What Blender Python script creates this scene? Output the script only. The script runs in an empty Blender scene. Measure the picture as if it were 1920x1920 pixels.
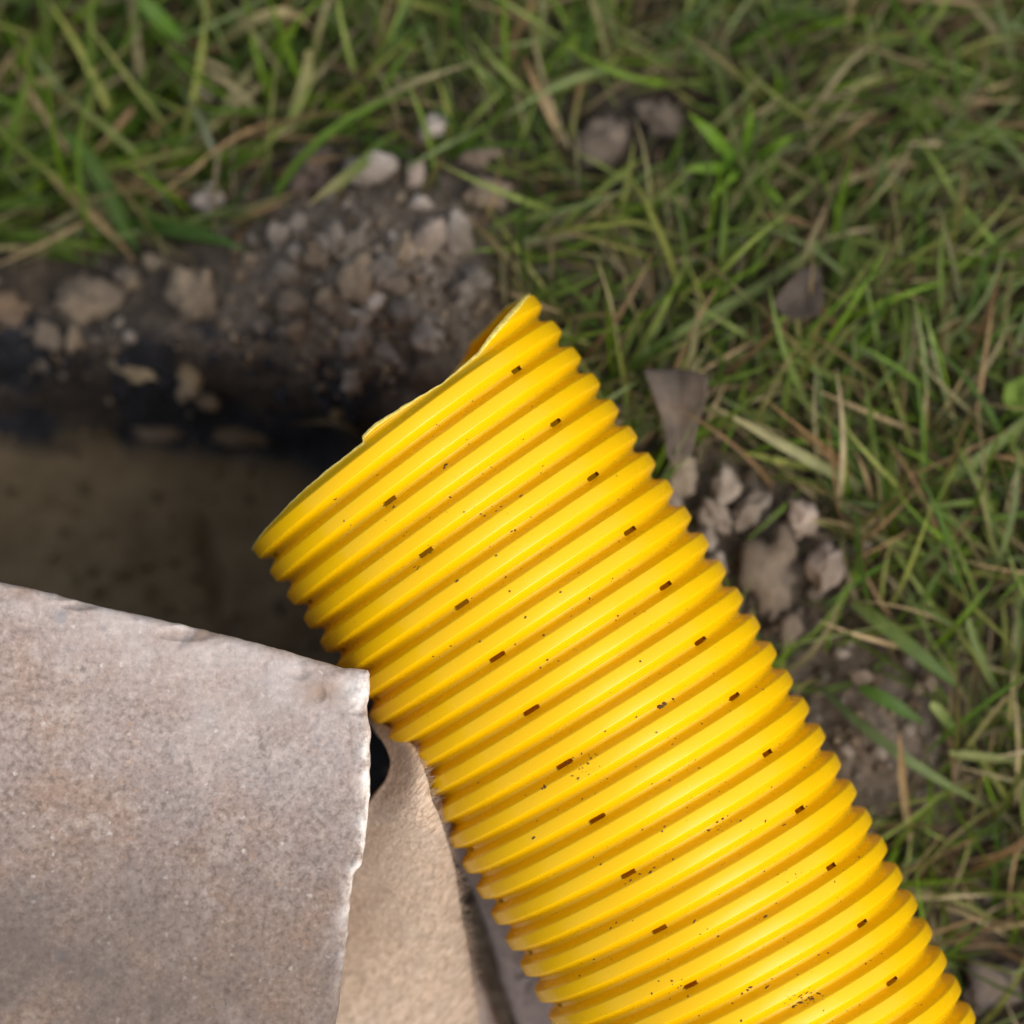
import bpy, bmesh, math, random
import numpy as np
from mathutils import Vector

random.seed(7)
RNG = np.random.default_rng(11)
SC = bpy.context.scene
COL = SC.collection

# ------------------------------------------------------------------ camera, sky, sun, exposure
F = 7000.0                       # focal length in photograph pixels (1920 px wide)
ZA = 0.062                       # height of the pipe's axis above the lawn
HC = 0.99432 + ZA                # camera height
cam_d = bpy.data.cameras.new('camera')
cam = bpy.data.objects.new('camera', cam_d)
COL.objects.link(cam)
cam.location = (0, 0, HC)
cam_d.sensor_fit = 'HORIZONTAL'
cam_d.sensor_width = 24.0
cam_d.lens = 24.0 * F / 1920.0
cam_d.clip_start = 0.01
cam_d.clip_end = 500
cam_d.dof.use_dof = True
cam_d.dof.focus_distance = HC - 0.104
cam_d.dof.aperture_fstop = 3.6
cam_d.dof.aperture_blades = 9
SC.camera = cam

SUN_EL = math.radians(52)
SUN_AZ = math.atan2(-0.50, 0.86)          # world angle of the light's side (lower right of the picture)
sun_dir = Vector((math.cos(SUN_AZ) * math.cos(SUN_EL), math.sin(SUN_AZ) * math.cos(SUN_EL), math.sin(SUN_EL)))
w = bpy.data.worlds.new('World')
SC.world = w
w.use_nodes = True
wn = w.node_tree.nodes
wl = w.node_tree.links
sky = wn.new('ShaderNodeTexSky')
sky.sky_type = 'NISHITA'
sky.sun_disc = False
sky.sun_elevation = SUN_EL
sky.sun_rotation = math.pi / 2 - SUN_AZ
sky.air_density = 1.0
sky.dust_density = 4.0
sky.ozone_density = 0.6
wn['Background'].inputs['Strength'].default_value = 0.15
hs = wn.new('ShaderNodeHueSaturation')                # thin cloud: a paler sky
hs.inputs['Saturation'].default_value = 0.45
wl.new(sky.outputs[0], hs.inputs['Color'])
wl.new(hs.outputs[0], wn['Background'].inputs['Color'])
sd = bpy.data.lights.new('sun', 'SUN')
sd.energy = 1.5
sd.angle = math.radians(52)
sd.color = (1.0, 0.95, 0.87)
sun = bpy.data.objects.new('sun', sd)
COL.objects.link(sun)
sun.rotation_euler = (-sun_dir).to_track_quat('-Z', 'Y').to_euler()
sun.location = sun_dir * 3

SC.view_settings.view_transform = 'Standard'
SC.view_settings.look = 'None'
SC.view_settings.gamma = 1.0
SC.view_settings.exposure = 0.36
SC.cycles.use_denoising = True
SC.cycles.max_bounces = 6
SC.cycles.transparent_max_bounces = 8

# ------------------------------------------------------------------ helpers
def lin(r, g, b):
    return tuple(((c / 255) / 12.92 if c / 255 <= 0.04045 else ((c / 255 + 0.055) / 1.055) ** 2.4) for c in (r, g, b))

def img(px, py, z):
    s = (HC - z) / F
    return ((px - 960) * s, (960 - py) * s)

def smooth(a, b, x):
    t = np.clip((np.asarray(x, float) - a) / (b - a), 0, 1)
    return t * t * (3 - 2 * t)

def _hash(ix, iy, iz, seed):
    h = (ix * 374761393 + iy * 668265263 + iz * 1274126177 + seed * 974634777) & 0xFFFFFFFF
    h = ((h ^ (h >> 13)) * 1274126177) & 0xFFFFFFFF
    h = h ^ (h >> 16)
    return (h & 0xFFFFFF) / float(0xFFFFFF)

def vnoise(x, y, z, seed=0):
    x, y, z = np.broadcast_arrays(np.asarray(x, float), np.asarray(y, float), np.asarray(z, float))
    fx, fy, fz = np.floor(x), np.floor(y), np.floor(z)
    ix, iy, iz = fx.astype(np.int64), fy.astype(np.int64), fz.astype(np.int64)
    u, v, t = x - fx, y - fy, z - fz
    u = u * u * (3 - 2 * u); v = v * v * (3 - 2 * v); t = t * t * (3 - 2 * t)
    r = 0
    for dx in (0, 1):
        for dy in (0, 1):
            for dz in (0, 1):
                r = r + _hash(ix + dx, iy + dy, iz + dz, seed) * (u if dx else 1 - u) * (v if dy else 1 - v) * (t if dz else 1 - t)
    return r * 2 - 1

def fbm(x, y, z=0.0, freq=1.0, octv=4, seed=0, gain=0.5):
    r = 0; a = 1.0; f = freq; n = 0
    for o in range(octv):
        r = r + a * vnoise(x * f + 13.1 * o, y * f + 7.7 * o, np.asarray(z) * f, seed + o)
        n += a; a *= gain; f *= 2.03
    return r / n

def mesh_np(name, V, Q, smooth_shade=True):
    """V (n,3), Q (m,3 or 4) -> mesh"""
    V = np.asarray(V, np.float32); Q = np.asarray(Q, np.int32)
    k = Q.shape[1]
    me = bpy.data.meshes.new(name)
    me.vertices.add(len(V)); me.vertices.foreach_set('co', V.ravel())
    me.loops.add(Q.size); me.loops.foreach_set('vertex_index', Q.ravel())
    me.polygons.add(len(Q))
    me.polygons.foreach_set('loop_start', np.arange(0, Q.size, k, dtype=np.int32))
    me.polygons.foreach_set('use_smooth', np.full(len(Q), smooth_shade))
    me.update(calc_edges=True)
    me.validate()
    return me

def link(name, me, mat=None, parent=None):
    o = bpy.data.objects.new(name, me)
    COL.objects.link(o)
    if mat is not None and me is not None and len(me.materials) == 0:
        me.materials.append(mat)
    if parent is not None:
        o.parent = parent
    return o

def tag(o, label=None, cat=None, group=None, kind=None):
    if label: o['label'] = label
    if cat: o['category'] = cat
    if group: o['group'] = group
    if kind: o['kind'] = kind
    return o

def vcol(me, name, arr):
    a = me.color_attributes.new(name, 'FLOAT_COLOR', 'POINT')
    arr = np.asarray(arr, np.float32)
    if arr.shape[1] == 3:
        arr = np.concatenate([arr, np.ones((len(arr), 1), np.float32)], 1)
    a.data.foreach_set('color', arr.ravel())

def grid_quads(nu, nv, off=0):
    i = np.arange(nu - 1)[:, None] * nv + np.arange(nv - 1)[None, :] + off
    return np.stack([i, i + nv, i + nv + 1, i + 1], -1).reshape(-1, 4)

# ------------------------------------------------------------------ materials
class NT:
    def __init__(s, name):
        s.m = bpy.data.materials.new(name); s.m.use_nodes = True
        s.n = s.m.node_tree.nodes; s.l = s.m.node_tree.links
        s.p = s.n['Principled BSDF']; s.out = s.n['Material Output']
    def add(s, t, **kw):
        n = s.n.new(t)
        for k, v in kw.items():
            if hasattr(n, k): setattr(n, k, v)
        return n
    def set(s, sock, v):
        if hasattr(v, 'links') or hasattr(v, 'is_output'): s.l.new(v, sock)
        else: sock.default_value = v
    def noise(s, co, scale, detail=4, rough=0.55, dist=0.0):
        n = s.add('ShaderNodeTexNoise'); n.inputs['Scale'].default_value = scale
        n.inputs['Detail'].default_value = detail; n.inputs['Roughness'].default_value = rough
        n.inputs['Distortion'].default_value = dist
        s.l.new(co, n.inputs['Vector']); return n.outputs['Fac']
    def voro(s, co, scale, feature='F1'):
        n = s.add('ShaderNodeTexVoronoi', feature=feature); n.inputs['Scale'].default_value = scale
        s.l.new(co, n.inputs['Vector']); return n
    def ramp(s, fac, stops, interp='LINEAR'):
        n = s.add('ShaderNodeValToRGB'); n.color_ramp.interpolation = interp
        e = n.color_ramp.elements
        while len(e) < len(stops): e.new(0.5)
        for el, (p, c) in zip(e, stops):
            el.position = p; el.color = (c, c, c, 1) if not isinstance(c, tuple) else (*c[:3], 1)
        s.l.new(fac, n.inputs['Fac']); return n.outputs['Color']
    def mix(s, fac, a, b, mode='MIX'):
        n = s.add('ShaderNodeMix', data_type='RGBA', blend_type=mode)
        s.set(n.inputs[0], fac)
        for sock, v in ((n.inputs[6], a), (n.inputs[7], b)):
            if isinstance(v, tuple): sock.default_value = (*v[:3], 1)
            else: s.l.new(v, sock)
        return n.outputs[2]
    def math(s, op, a, b=0.0):
        n = s.add('ShaderNodeMath', operation=op)
        s.set(n.inputs[0], a); s.set(n.inputs[1], b); return n.outputs[0]
    def bump(s, h, dist, strength=1.0, prev=None):
        n = s.add('ShaderNodeBump'); n.inputs['Distance'].default_value = dist
        n.inputs['Strength'].default_value = strength
        s.l.new(h, n.inputs['Height'])
        if prev is not None: s.l.new(prev, n.inputs['Normal'])
        return n.outputs['Normal']
    def obj(s): return s.add('ShaderNodeTexCoord').outputs['Object']
    def attr(s, name):
        n = s.add('ShaderNodeAttribute'); n.attribute_name = name; return n

def mat_pipe():
    t = NT('yellow_plastic'); co = t.obj()
    big = t.noise(co, 22, 3)
    c = t.mix(t.ramp(big, [(0.3, 0.0), (0.7, 1.0)]), (0.86, 0.50, 0.001), (0.90, 0.545, 0.001))
    # faint dusty smears and pin-head grime
    d1 = t.ramp(t.noise(co, 900, 2, 0.5), [(0.70, 0.0), (0.76, 1.0)])
    d2 = t.ramp(t.noise(co, 60, 3), [(0.50, 0.0), (0.68, 1.0)])
    c = t.mix(t.math('MULTIPLY', t.math('MULTIPLY', d1, d2), 0.55), c, (0.16, 0.085, 0.02))
    t.l.new(c, t.p.inputs['Base Color'])
    r = t.ramp(t.noise(co, 160, 4), [(0.3, 0.20), (0.7, 0.30)])
    t.l.new(r, t.p.inputs['Roughness'])
    t.p.inputs['IOR'].default_value = 1.44
    t.l.new(t.bump(t.noise(co, 420, 3), 0.00006, 0.5), t.p.inputs['Normal'])
    tr = t.add('ShaderNodeBsdfTranslucent'); tr.inputs['Color'].default_value = (0.85, 0.42, 0.003, 1)
    mx = t.add('ShaderNodeMixShader'); mx.inputs[0].default_value = 0.15
    t.l.new(t.p.outputs[0], mx.inputs[1]); t.l.new(tr.outputs[0], mx.inputs[2]); t.l.new(mx.outputs[0], t.out.inputs['Surface'])
    return t.m

def mat_plain(name, col, rough=0.6, nscale=300, var=0.25, bumpd=0.0002):
    t = NT(name); co = t.obj()
    n = t.noise(co, nscale, 4)
    c = t.mix(t.ramp(n, [(0.3, 0.0), (0.7, 1.0)]), tuple(v * (1 - var) for v in col), tuple(min(1, v * (1 + var)) for v in col))
    t.l.new(c, t.p.inputs['Base Color']); t.p.inputs['Roughness'].default_value = rough
    t.l.new(t.bump(n, bumpd, 0.7), t.p.inputs['Normal'])
    return t.m

def mat_concrete(name, worn=True, k=1.0, pall=0.0):
    t = NT(name); co = t.obj()
    n1 = t.noise(co, 30, 5, 0.65)
    c = t.mix(t.ramp(n1, [(0.40, 0.0), (0.60, 1.0)]), (0.270 * k, 0.180 * k, 0.132 * k), (0.265 * k, 0.210 * k, 0.190 * k))
    n2 = t.noise(co, 95, 4, 0.65)
    c = t.mix(t.math('MULTIPLY', t.ramp(n2, [(0.52, 0.0), (0.70, 1.0)]), 0.7), c, (0.40 * k, 0.33 * k, 0.29 * k))
    n3 = t.noise(co, 620, 4, 0.7)
    c = t.mix(t.math('MULTIPLY', t.ramp(n3, [(0.36, 1.0), (0.50, 0.0)]), 0.70), c, (0.10 * k, 0.070 * k, 0.055 * k))
    c = t.mix(t.math('MULTIPLY', t.ramp(n3, [(0.54, 0.0), (0.66, 1.0)]), 0.60), c, (0.44 * k, 0.37 * k, 0.33 * k))
    wv = t.add('ShaderNodeTexNoise'); wv.inputs['Scale'].default_value = 900; wv.inputs['Detail'].default_value = 2; t.l.new(co, wv.inputs['Vector'])
    wa = t.add('ShaderNodeVectorMath', operation='MULTIPLY_ADD'); t.l.new(wv.outputs['Color'], wa.inputs[0]); wa.inputs[1].default_value = (0.0016,) * 3; t.l.new(co, wa.inputs[2])
    cw = wa.outputs[0]
    v = t.voro(cw, 420)
    sep = t.add('ShaderNodeSeparateColor'); t.l.new(v.outputs['Color'], sep.inputs[0])
    dot = t.ramp(v.outputs['Distance'], [(0.10, 1.0), (0.30, 0.0)])
    white = t.math('MULTIPLY', dot, t.ramp(sep.outputs[0], [(0.86, 0.0), (0.92, 1.0)]))
    c = t.mix(t.math('MULTIPLY', white, 0.75), c, (0.58, 0.53, 0.48))
    rust = t.math('MULTIPLY', dot, t.ramp(sep.outputs[1], [(0.90, 0.0), (0.94, 1.0)]))
    c = t.mix(t.math('MULTIPLY', rust, 0.6), c, (0.36, 0.20, 0.11))
    v2 = t.voro(cw, 120)
    sep2 = t.add('ShaderNodeSeparateColor'); t.l.new(v2.outputs['Color'], sep2.inputs[0])
    dot2 = t.ramp(v2.outputs['Distance'], [(0.14, 1.0), (0.26, 0.0)])
    grey = t.math('MULTIPLY', dot2, t.ramp(sep2.outputs[2], [(0.90, 0.0), (0.93, 1.0)]))
    c = t.mix(t.math('MULTIPLY', grey, 0.7), c, (0.13, 0.135, 0.15))
    if worn:
        a = t.attr('wear_tone'); low_tone = t.math('MULTIPLY', a.outputs['Alpha'], t.ramp(n1, [(0.30, 0.35), (0.60, 1.0)]))  # alpha channel: tone deepening towards the brick's lower edge
        c = t.mix(t.math('MULTIPLY', low_tone, 0.88), c, (0.090, 0.067, 0.053))
        sp = t.add('ShaderNodeSeparateColor'); t.l.new(a.outputs['Color'], sp.inputs[0])
        wn_ = t.noise(co, 55, 5, 0.62)
        m = t.math('MULTIPLY', sp.outputs[0], t.ramp(wn_, [(0.30, 0.15), (0.58, 1.0)]))
        c = t.mix(t.math('MULTIPLY', m, 0.62), c, (0.52, 0.47, 0.455))
        rim = t.math('MULTIPLY', sp.outputs[1], t.ramp(t.noise(co, 210, 4, 0.7), [(0.40, 0.05), (0.58, 1.0)]))
        c = t.mix(t.math('MULTIPLY', rim, 0.85), c, (0.70, 0.66, 0.62))
        rimd = t.math('MULTIPLY', sp.outputs[2], t.ramp(n2, [(0.40, 0.0), (0.60, 1.0)]))
        c = t.mix(t.math('MULTIPLY', rimd, 0.8), c, (0.23, 0.15, 0.10))
    if pall: c = t.mix(pall, c, (0.50, 0.465, 0.475))
    t.l.new(c, t.p.inputs['Base Color'])
    t.p.inputs['Roughness'].default_value = 0.85
    b = t.bump(n2, 0.00035, 0.6); b = t.bump(n3, 0.00035, 0.8, b)
    t.l.new(b, t.p.inputs['Normal'])
    return t.m

def mat_felt():
    t = NT('beige_felt'); co = t.obj()
    mp = t.add('ShaderNodeMapping'); t.l.new(co, mp.inputs['Vector'])
    mp.vector_type = 'TEXTURE'
    mp.inputs['Rotation'].default_value = (0, 0, math.radians(52)); mp.inputs['Scale'].default_value = (4.5, 0.65, 1.0)
    f = t.noise(mp.outputs[0], 900, 4, 0.7, 0.6)
    f2 = t.noise(co, 130, 4, 0.6)
    c = t.mix(t.ramp(f, [(0.36, 0.0), (0.64, 1.0)]), (0.36, 0.240, 0.155), (0.74, 0.570, 0.425))
    c = t.mix(t.math('MULTIPLY', t.ramp(f2, [(0.40, 0.0), (0.65, 1.0)]), 0.35), c, (0.42, 0.34, 0.27))
    t.l.new(c, t.p.inputs['Base Color']); t.p.inputs['Roughness'].default_value = 0.95
    t.p.inputs['Sheen Weight'].default_value = 0.25
    b = t.bump(f, 0.0009, 1.0); b = t.bump(f2, 0.0012, 0.6, b)
    t.l.new(b, t.p.inputs['Normal'])
    return t.m

def mat_soil():
    t = NT('soil'); co = t.obj()
    a = t.attr('zone'); sp = t.add('ShaderNodeSeparateColor'); t.l.new(a.outputs['Color'], sp.inputs[0])
    n1 = t.noise(co, 60, 5, 0.6); n2 = t.noise(co, 350, 5, 0.65)
    c = t.mix(t.ramp(n1, [(0.35, 0.0), (0.68, 1.0)]), (0.018, 0.013, 0.008), (0.060, 0.042, 0.026))
    c = t.mix(t.math('MULTIPLY', t.ramp(n2, [(0.52, 0.0), (0.72, 1.0)]), 0.6), c, (0.19, 0.145, 0.105))
    # pale dry crumbly soil
    dry = t.mix(t.ramp(n2, [(0.35, 0.0), (0.65, 1.0)]), (0.066, 0.050, 0.036), (0.195, 0.152, 0.115))
    c = t.mix(sp.outputs[2], c, dry)
    # wet olive brown mud of the trench floor
    mud = t.mix(t.ramp(n1, [(0.30, 0.0), (0.70, 1.0)]), (0.125, 0.086, 0.042), (0.220, 0.162, 0.088))
    c = t.mix(sp.outputs[1], c, mud)
    # near-black band along the trench wall
    blk = t.mix(t.ramp(n1, [(0.40, 0.0), (0.70, 1.0)]), (0.010, 0.010, 0.012), (0.034, 0.035, 0.046))
    c = t.mix(sp.outputs[0], c, blk)
    t.l.new(c, t.p.inputs['Base Color']); t.p.inputs['Roughness'].default_value = 0.9
    b = t.bump(n1, 0.004, 0.6); b = t.bump(n2, 0.0012, 0.9, b)
    t.l.new(b, t.p.inputs['Normal'])
    return t.m

def mat_clod():
    t = NT('clod'); co = t.obj()
    oi = t.add('ShaderNodeObjectInfo')
    mp = t.add('ShaderNodeMapping'); t.l.new(co, mp.inputs['Vector'])
    cb = t.add('ShaderNodeCombineXYZ'); t.l.new(oi.outputs['Random'], cb.inputs[0]); t.l.new(oi.outputs['Random'], cb.inputs[1])
    t.l.new(cb.outputs[0], mp.inputs['Location'])
    n1 = t.noise(mp.outputs[0], 150, 5, 0.62); n2 = t.noise(mp.outputs[0], 620, 4, 0.6)
    c = t.mix(1.0, oi.outputs['Color'], t.ramp(n1, [(0.28, 0.55), (0.70, 1.25)]), 'MULTIPLY')
    c = t.mix(1.0, c, t.ramp(n2, [(0.30, 0.68), (0.68, 1.22)]), 'MULTIPLY')
    n0 = t.noise(mp.outputs[0], 70, 3)
    c = t.mix(t.math('MULTIPLY', t.ramp(n0, [(0.40, 0.0), (0.56, 1.0)]), 0.75), c, (0.145, 0.110, 0.080))
    t.l.new(c, t.p.inputs['Base Color']); t.p.inputs['Roughness'].default_value = 0.9
    b = t.bump(n1, 0.0016, 0.8); b = t.bump(n2, 0.0006, 0.8, b)
    t.l.new(b, t.p.inputs['Normal'])
    return t.m

def mat_vtint(name, trans=0.25, rough=0.5, streak=True, spec=0.4):
    t = NT(name); a = t.attr('tint'); co = t.obj()
    n = t.noise(co, 220, 3)
    c = t.mix(1.0, a.outputs['Color'], t.ramp(n, [(0.3, 0.78), (0.7, 1.18)]), 'MULTIPLY')
    t.l.new(c, t.p.inputs['Base Color']); t.p.inputs['Roughness'].default_value = rough
    t.p.inputs['Specular IOR Level'].default_value = spec
    if trans > 0:
        tr = t.add('ShaderNodeBsdfTranslucent'); t.l.new(c, tr.inputs['Color'])
        mx = t.add('ShaderNodeMixShader'); mx.inputs[0].default_value = trans
        t.l.new(t.p.outputs[0], mx.inputs[1]); t.l.new(tr.outputs[0], mx.inputs[2]); t.l.new(mx.outputs[0], t.out.inputs['Surface'])
    return t.m

M_PIPE = mat_pipe()
M_CUT = mat_plain('raw_cut_plastic', (0.80, 0.62, 0.13), 0.55, 700, 0.2, 0.0002)
M_DIRT = mat_plain('dried_mud', (0.105, 0.052, 0.017), 0.95, 900, 0.4, 0.0001)
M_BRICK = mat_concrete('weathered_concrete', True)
M_PAVER = mat_concrete('grey_concrete', False, 1.3, 0.45)
M_FELT = mat_felt()
M_SOIL = mat_soil()
M_CLOD = mat_clod()
M_GRASS = mat_vtint('grass_leaf', 0.28, 0.5, spec=0.2)
M_CRUMB = mat_vtint('soil_crumb', 0.0, 0.92, spec=0.2)
M_LEAF = mat_vtint('dead_leaf', 0.12, 0.75, spec=0.25)

# ------------------------------------------------------------------ the pipe's axis (curve measured from the photograph)
AX = dict(x0=-0.026664, y0=0.017393, th=-0.926162, k0=-1.254417, k1=1.770793, p=0.008122, s0=0.002, zs=0.019859, pa=-0.263193, pb=0.794226)
PR, PDEP = 0.0503, 0.0030
_s = np.linspace(-0.03, 0.42, 2251)
_sc = np.minimum(_s, 0.26)
_h = AX['th'] + AX['k0'] * _sc + AX['k1'] * _sc ** 2
_i0 = np.argmin(abs(_s))
def _int(f):
    c = np.concatenate([[0], np.cumsum((f[1:] + f[:-1]) / 2 * (_s[1] - _s[0]))]); return c - c[_i0]
_ax = AX['x0'] + _int(np.cos(_h)); _ay = AX['y0'] + _int(np.sin(_h))
_az = ZA + AX['zs'] * np.minimum(_s, 0.2)
def pipe_frame(s):
    s = np.asarray(s, float)
    c = np.stack([np.interp(s, _s, _ax), np.interp(s, _s, _ay), np.interp(s, _s, _az)], -1)
    h = np.interp(s, _s, _h)
    t = np.stack([np.cos(h), np.sin(h), np.full_like(h, AX['zs'])], -1); t /= np.linalg.norm(t, axis=-1, keepdims=True)
    la = np.stack([-np.sin(h), np.cos(h), np.zeros_like(h)], -1)          # the photograph's right hand side
    up = np.cross(t, la)
    up *= np.sign(up[..., 2:3])
    return c, t, la, up
def pipe_pt(s, phi, r):
    c, t, la, up = pipe_frame(s)
    phi = np.asarray(phi)[..., None]; r = np.asarray(r)[..., None]
    return c + r * (np.cos(phi) * up + np.sin(phi) * la)
def project(P):
    d = HC - P[..., 2]
    return np.stack([960 + F * P[..., 0] / d, 960 - F * P[..., 1] / d], -1)
def prof(t):
    """radius offset below PR and its slope over one pitch; t = 0 is the valley's middle"""
    t = (np.asarray(t, float) + 0.5) % 1.0 - 0.5
    a = np.abs(t)
    e0, e1 = 0.030, 0.320
    q = np.clip((a - e0) / (e1 - e0), 0, 1)
    h = q * q * (3 - 2 * q)
    dh = np.where((q > 0) & (q < 1), 6 * q * (1 - q) / (e1 - e0), 0) * np.sign(t)
    CRN = 0.035
    b = (0.5 - a) / 0.225                                   # slightly crowned ridge with a fine moulding line
    cr = np.where(b < 1, CRN * (1 - b * b), 0)
    dcr = np.where(b < 1, CRN * (-2 * b) * (-1 / 0.225), 0) * np.sign(t)
    return -PDEP * (1 - h) + PDEP * (cr - CRN * h), (PDEP * dh * (1 - CRN) + PDEP * dcr) / AX['p']
# the sawn end, millimetres along the axis for each angle
_cut = np.array([(-180, -6.0), (-150, -4.0), (-120, -3.2), (-90, -3.5), (-75, -3.8), (-58, -4.9), (-35, -6.1), (-21, -5.9), (-10.5, -5.7), (-9.8, -6.9), (-4, -7.2),
                 (5.5, -6.8), (13, -6.3), (20, -5.8), (24.5, -5.9), (37.5, -6.5), (46, -8.3), (57.5, -9.8), (72, -11.6), (90, -12.6), (115, -15.0), (140, -14.2), (160, -10.0), (180, -6.0)])
def s_cut(phi):
    d = (np.degrees(phi) + 180) % 360 - 180
    base = np.interp(d, _cut[:, 0], _cut[:, 1])
    return (base + 0.16 * fbm(d * 0.35, 0 * d, 0.0, 1.0, 3, 5)) * 1e-3

# ------------------------------------------------------------------ terrain
S0 = HC / F
def nomx(x): return 960 + x / S0
def nomy(y): return 960 - y / S0
# brick: outline in photograph pixels, top face rising towards the lower left
BR_Z = 0.112; BR_T = 0.076
_bre = np.array([(1255, 689), (1264, 693), (1300, 692), (1325, 687), (1340, 688), (1372, 694), (1450, 693), (1490, 694), (1545, 687), (1600, 681), (1622, 676), (1640, 662), (1700, 655), (1800, 646), (1920, 630), (2000, 622)])
_bte = np.array([(-460, 985), (0, 1091), (100, 1114), (200, 1141), (300, 1162), (420, 1191), (540, 1222), (600, 1240), (645, 1254), (668, 1255), (692, 1257)])
def brick_z(px, py):
    return BR_Z + 0.062 * (692 - px) * 0.000138 + 0.085 * (py - 1257) * 0.000138
def in_brick(px, py, m=0):
    return (px > -470 + m) & (px < np.interp(py, _bre[:, 0], _bre[:, 1]) - m) & (py > np.interp(px, _bte[:, 0], _bte[:, 1]) + m) & (py < 1995 - m)

def trench(px, py):
    yb = np.interp(px, [-900, 0, 200, 420, 600, 760, 900, 1000], [560, 590, 620, 610, 660, 730, 860, 1000])
    yb = yb + 22 * fbm(px * 0.012, py * 0.012, 0, 1, 3, 3)
    xr = np.interp(py, [500, 760, 1000, 1300, 1600], [860, 860, 980, 1120, 1120])
    yl = 1520.0
    d = np.minimum(np.minimum((py - yb) / 210, (xr - px) / 170), (yl - py) / 160)
    return smooth(0, 1, d), d
def height(x, y):
    px, py = nomx(x), nomy(y)
    z = 0.008 - 0.056 * smooth(1000, -200, py) - 0.030 * smooth(900, -300, px) * smooth(1500, 700, py) - 0.012 * smooth(1500, 2100, px) * smooth(900, 100, py)
    heap = np.exp(-(((px - 690) / 260) ** 2 + ((py - 480) / 190) ** 2))
    z = z + 0.018 * heap
    z = z + 0.010 * np.exp(-(((px - 1635) / 130) ** 2 + ((py - 1370) / 130) ** 2))
    z = z - 0.004 * np.exp(-(((px - 1850) / 160) ** 2 + ((py - 1860) / 160) ** 2))
    T, _ = trench(px, py)
    rough = 0.0035 * fbm(x, y, 0, 38, 4, 21) + 0.0022 * fbm(x, y, 0, 140, 3, 22)
    wall = T * (1 - T) * 4
    floor = -0.066 + 0.0012 * fbm(x, y, 0, 60, 3, 31)
    crack = np.exp(-((px - 350 - 0.25 * (py - 1000) - 25 * fbm(py * 0.02, px * 0, 0, 1, 3, 41)) / 16) ** 2) * smooth(960, 1010, py) * smooth(1330, 1200, py)
    floor = floor - 0.004 * crack
    z = (z + rough) * (1 - T) + floor * T + wall * (0.010 * fbm(x, y, 0, 34, 4, 51) + 0.004 * fbm(x, y, 0, 150, 3, 52))
    # bank of soil the brick lies on
    mx = smooth(0, 90, np.minimum(np.minimum(px + 330, 560 - px), np.minimum(py - 1330, 1930 - py)))
    bz = brick_z(px, py) - BR_T - 0.004
    z = z * (1 - mx) + bz * mx
    # bed of the two pavers
    mp = smooth(0, 60, np.minimum(np.minimum(px - 560, 1320 - px), np.minimum(py - 1440, 2500 - py)))
    z = np.where(px > 520, z * (1 - mp) + np.minimum(z, 0.009) * mp, z)
    # the pipe's bed: nothing of the ground stands inside the pipe
    return z

def pipe_clear(x, y, z, r):
    """True where the point is outside radius r of the pipe's axis"""
    P = np.stack([x, y, z], -1)
    sub = slice(0, None, 24)
    A = np.stack([_ax[sub], _ay[sub], _az[sub]], -1); ss = _s[sub]
    ok = ss > -0.014
    A = A[ok]
    sh = P.shape[:-1]; P = P.reshape(-1, 3)
    out = np.empty(len(P), bool)
    for i in range(0, len(P), 40000):
        d = ((P[i:i + 40000, None, :] - A[None]) ** 2).sum(-1).min(1)
        out[i:i + 40000] = d > r * r
    return out.reshape(sh)

def pipe_under(x, y):
    """height of the pipe's underside above (x, y), or large"""
    sub = slice(0, None, 24)
    A = np.stack([_ax[sub], _ay[sub]], -1); ss = _s[sub]; az = _az[sub]
    ok = ss > -0.016; A = A[ok]; az = az[ok]
    sh = x.shape; Q = np.stack([x.ravel(), y.ravel()], -1)
    out = np.full(len(Q), 9.0)
    near = np.where((np.abs(Q[:, 0]) < 0.5) & (np.abs(Q[:, 1]) < 0.5))[0]
    for i in range(0, len(near), 40000):
        j = near[i:i + 40000]
        d2 = ((Q[j][:, None, :] - A[None]) ** 2).sum(-1); a = d2.argmin(1); d = d2[np.arange(len(j)), a]
        out[j] = np.where(d < PR ** 2, az[a] - np.sqrt(np.maximum(PR ** 2 - d, 0)), 9.0)
    return out.reshape(sh)
def ground(x, y):
    x = np.asarray(x, float); y = np.asarray(y, float)
    z = height(x, y)
    return np.minimum(z, pipe_under(np.atleast_1d(x), np.atleast_1d(y)).reshape(z.shape) + 0.0005)
def g1(x, y): return float(ground(np.array([x]), np.array([y]))[0])

def axis_coords(n=210, inner=0.25, outer=40.0, extra=46):
    a = np.linspace(0, inner, n)
    b = inner + (outer - inner) * (np.linspace(0, 1, extra + 1)[1:] ** 5 * 0.999 + np.linspace(0, 1, extra + 1)[1:] * 0.001)
    h = np.concatenate([a, b])
    return np.concatenate([-h[:0:-1], h])
gx = axis_coords(); gy = axis_coords()
X, Y = np.meshgrid(gx, gy, indexing='ij')
Z = ground(X, Y)
V = np.stack([X, Y, Z], -1).reshape(-1, 3)
me = mesh_np('ground', V, grid_quads(len(gx), len(gy))[:, ::1])
px, py = nomx(X), nomy(Y)
T, D = trench(px, py)
nz = fbm(X, Y, 0, 45, 4, 61)
black = smooth(-0.16, 0.06, D + 0.20 * nz) * smooth(1.25, 0.95, D + 0.10 * nz) * smooth(960, 640, px + 120 * nz)
black *= 1 - 0.9 * smooth(0.08, 0.24, fbm(X, Y, 0, 48, 3, 62))
mud = smooth(0.85, 1.05, D + 0.10 * nz)
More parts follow.
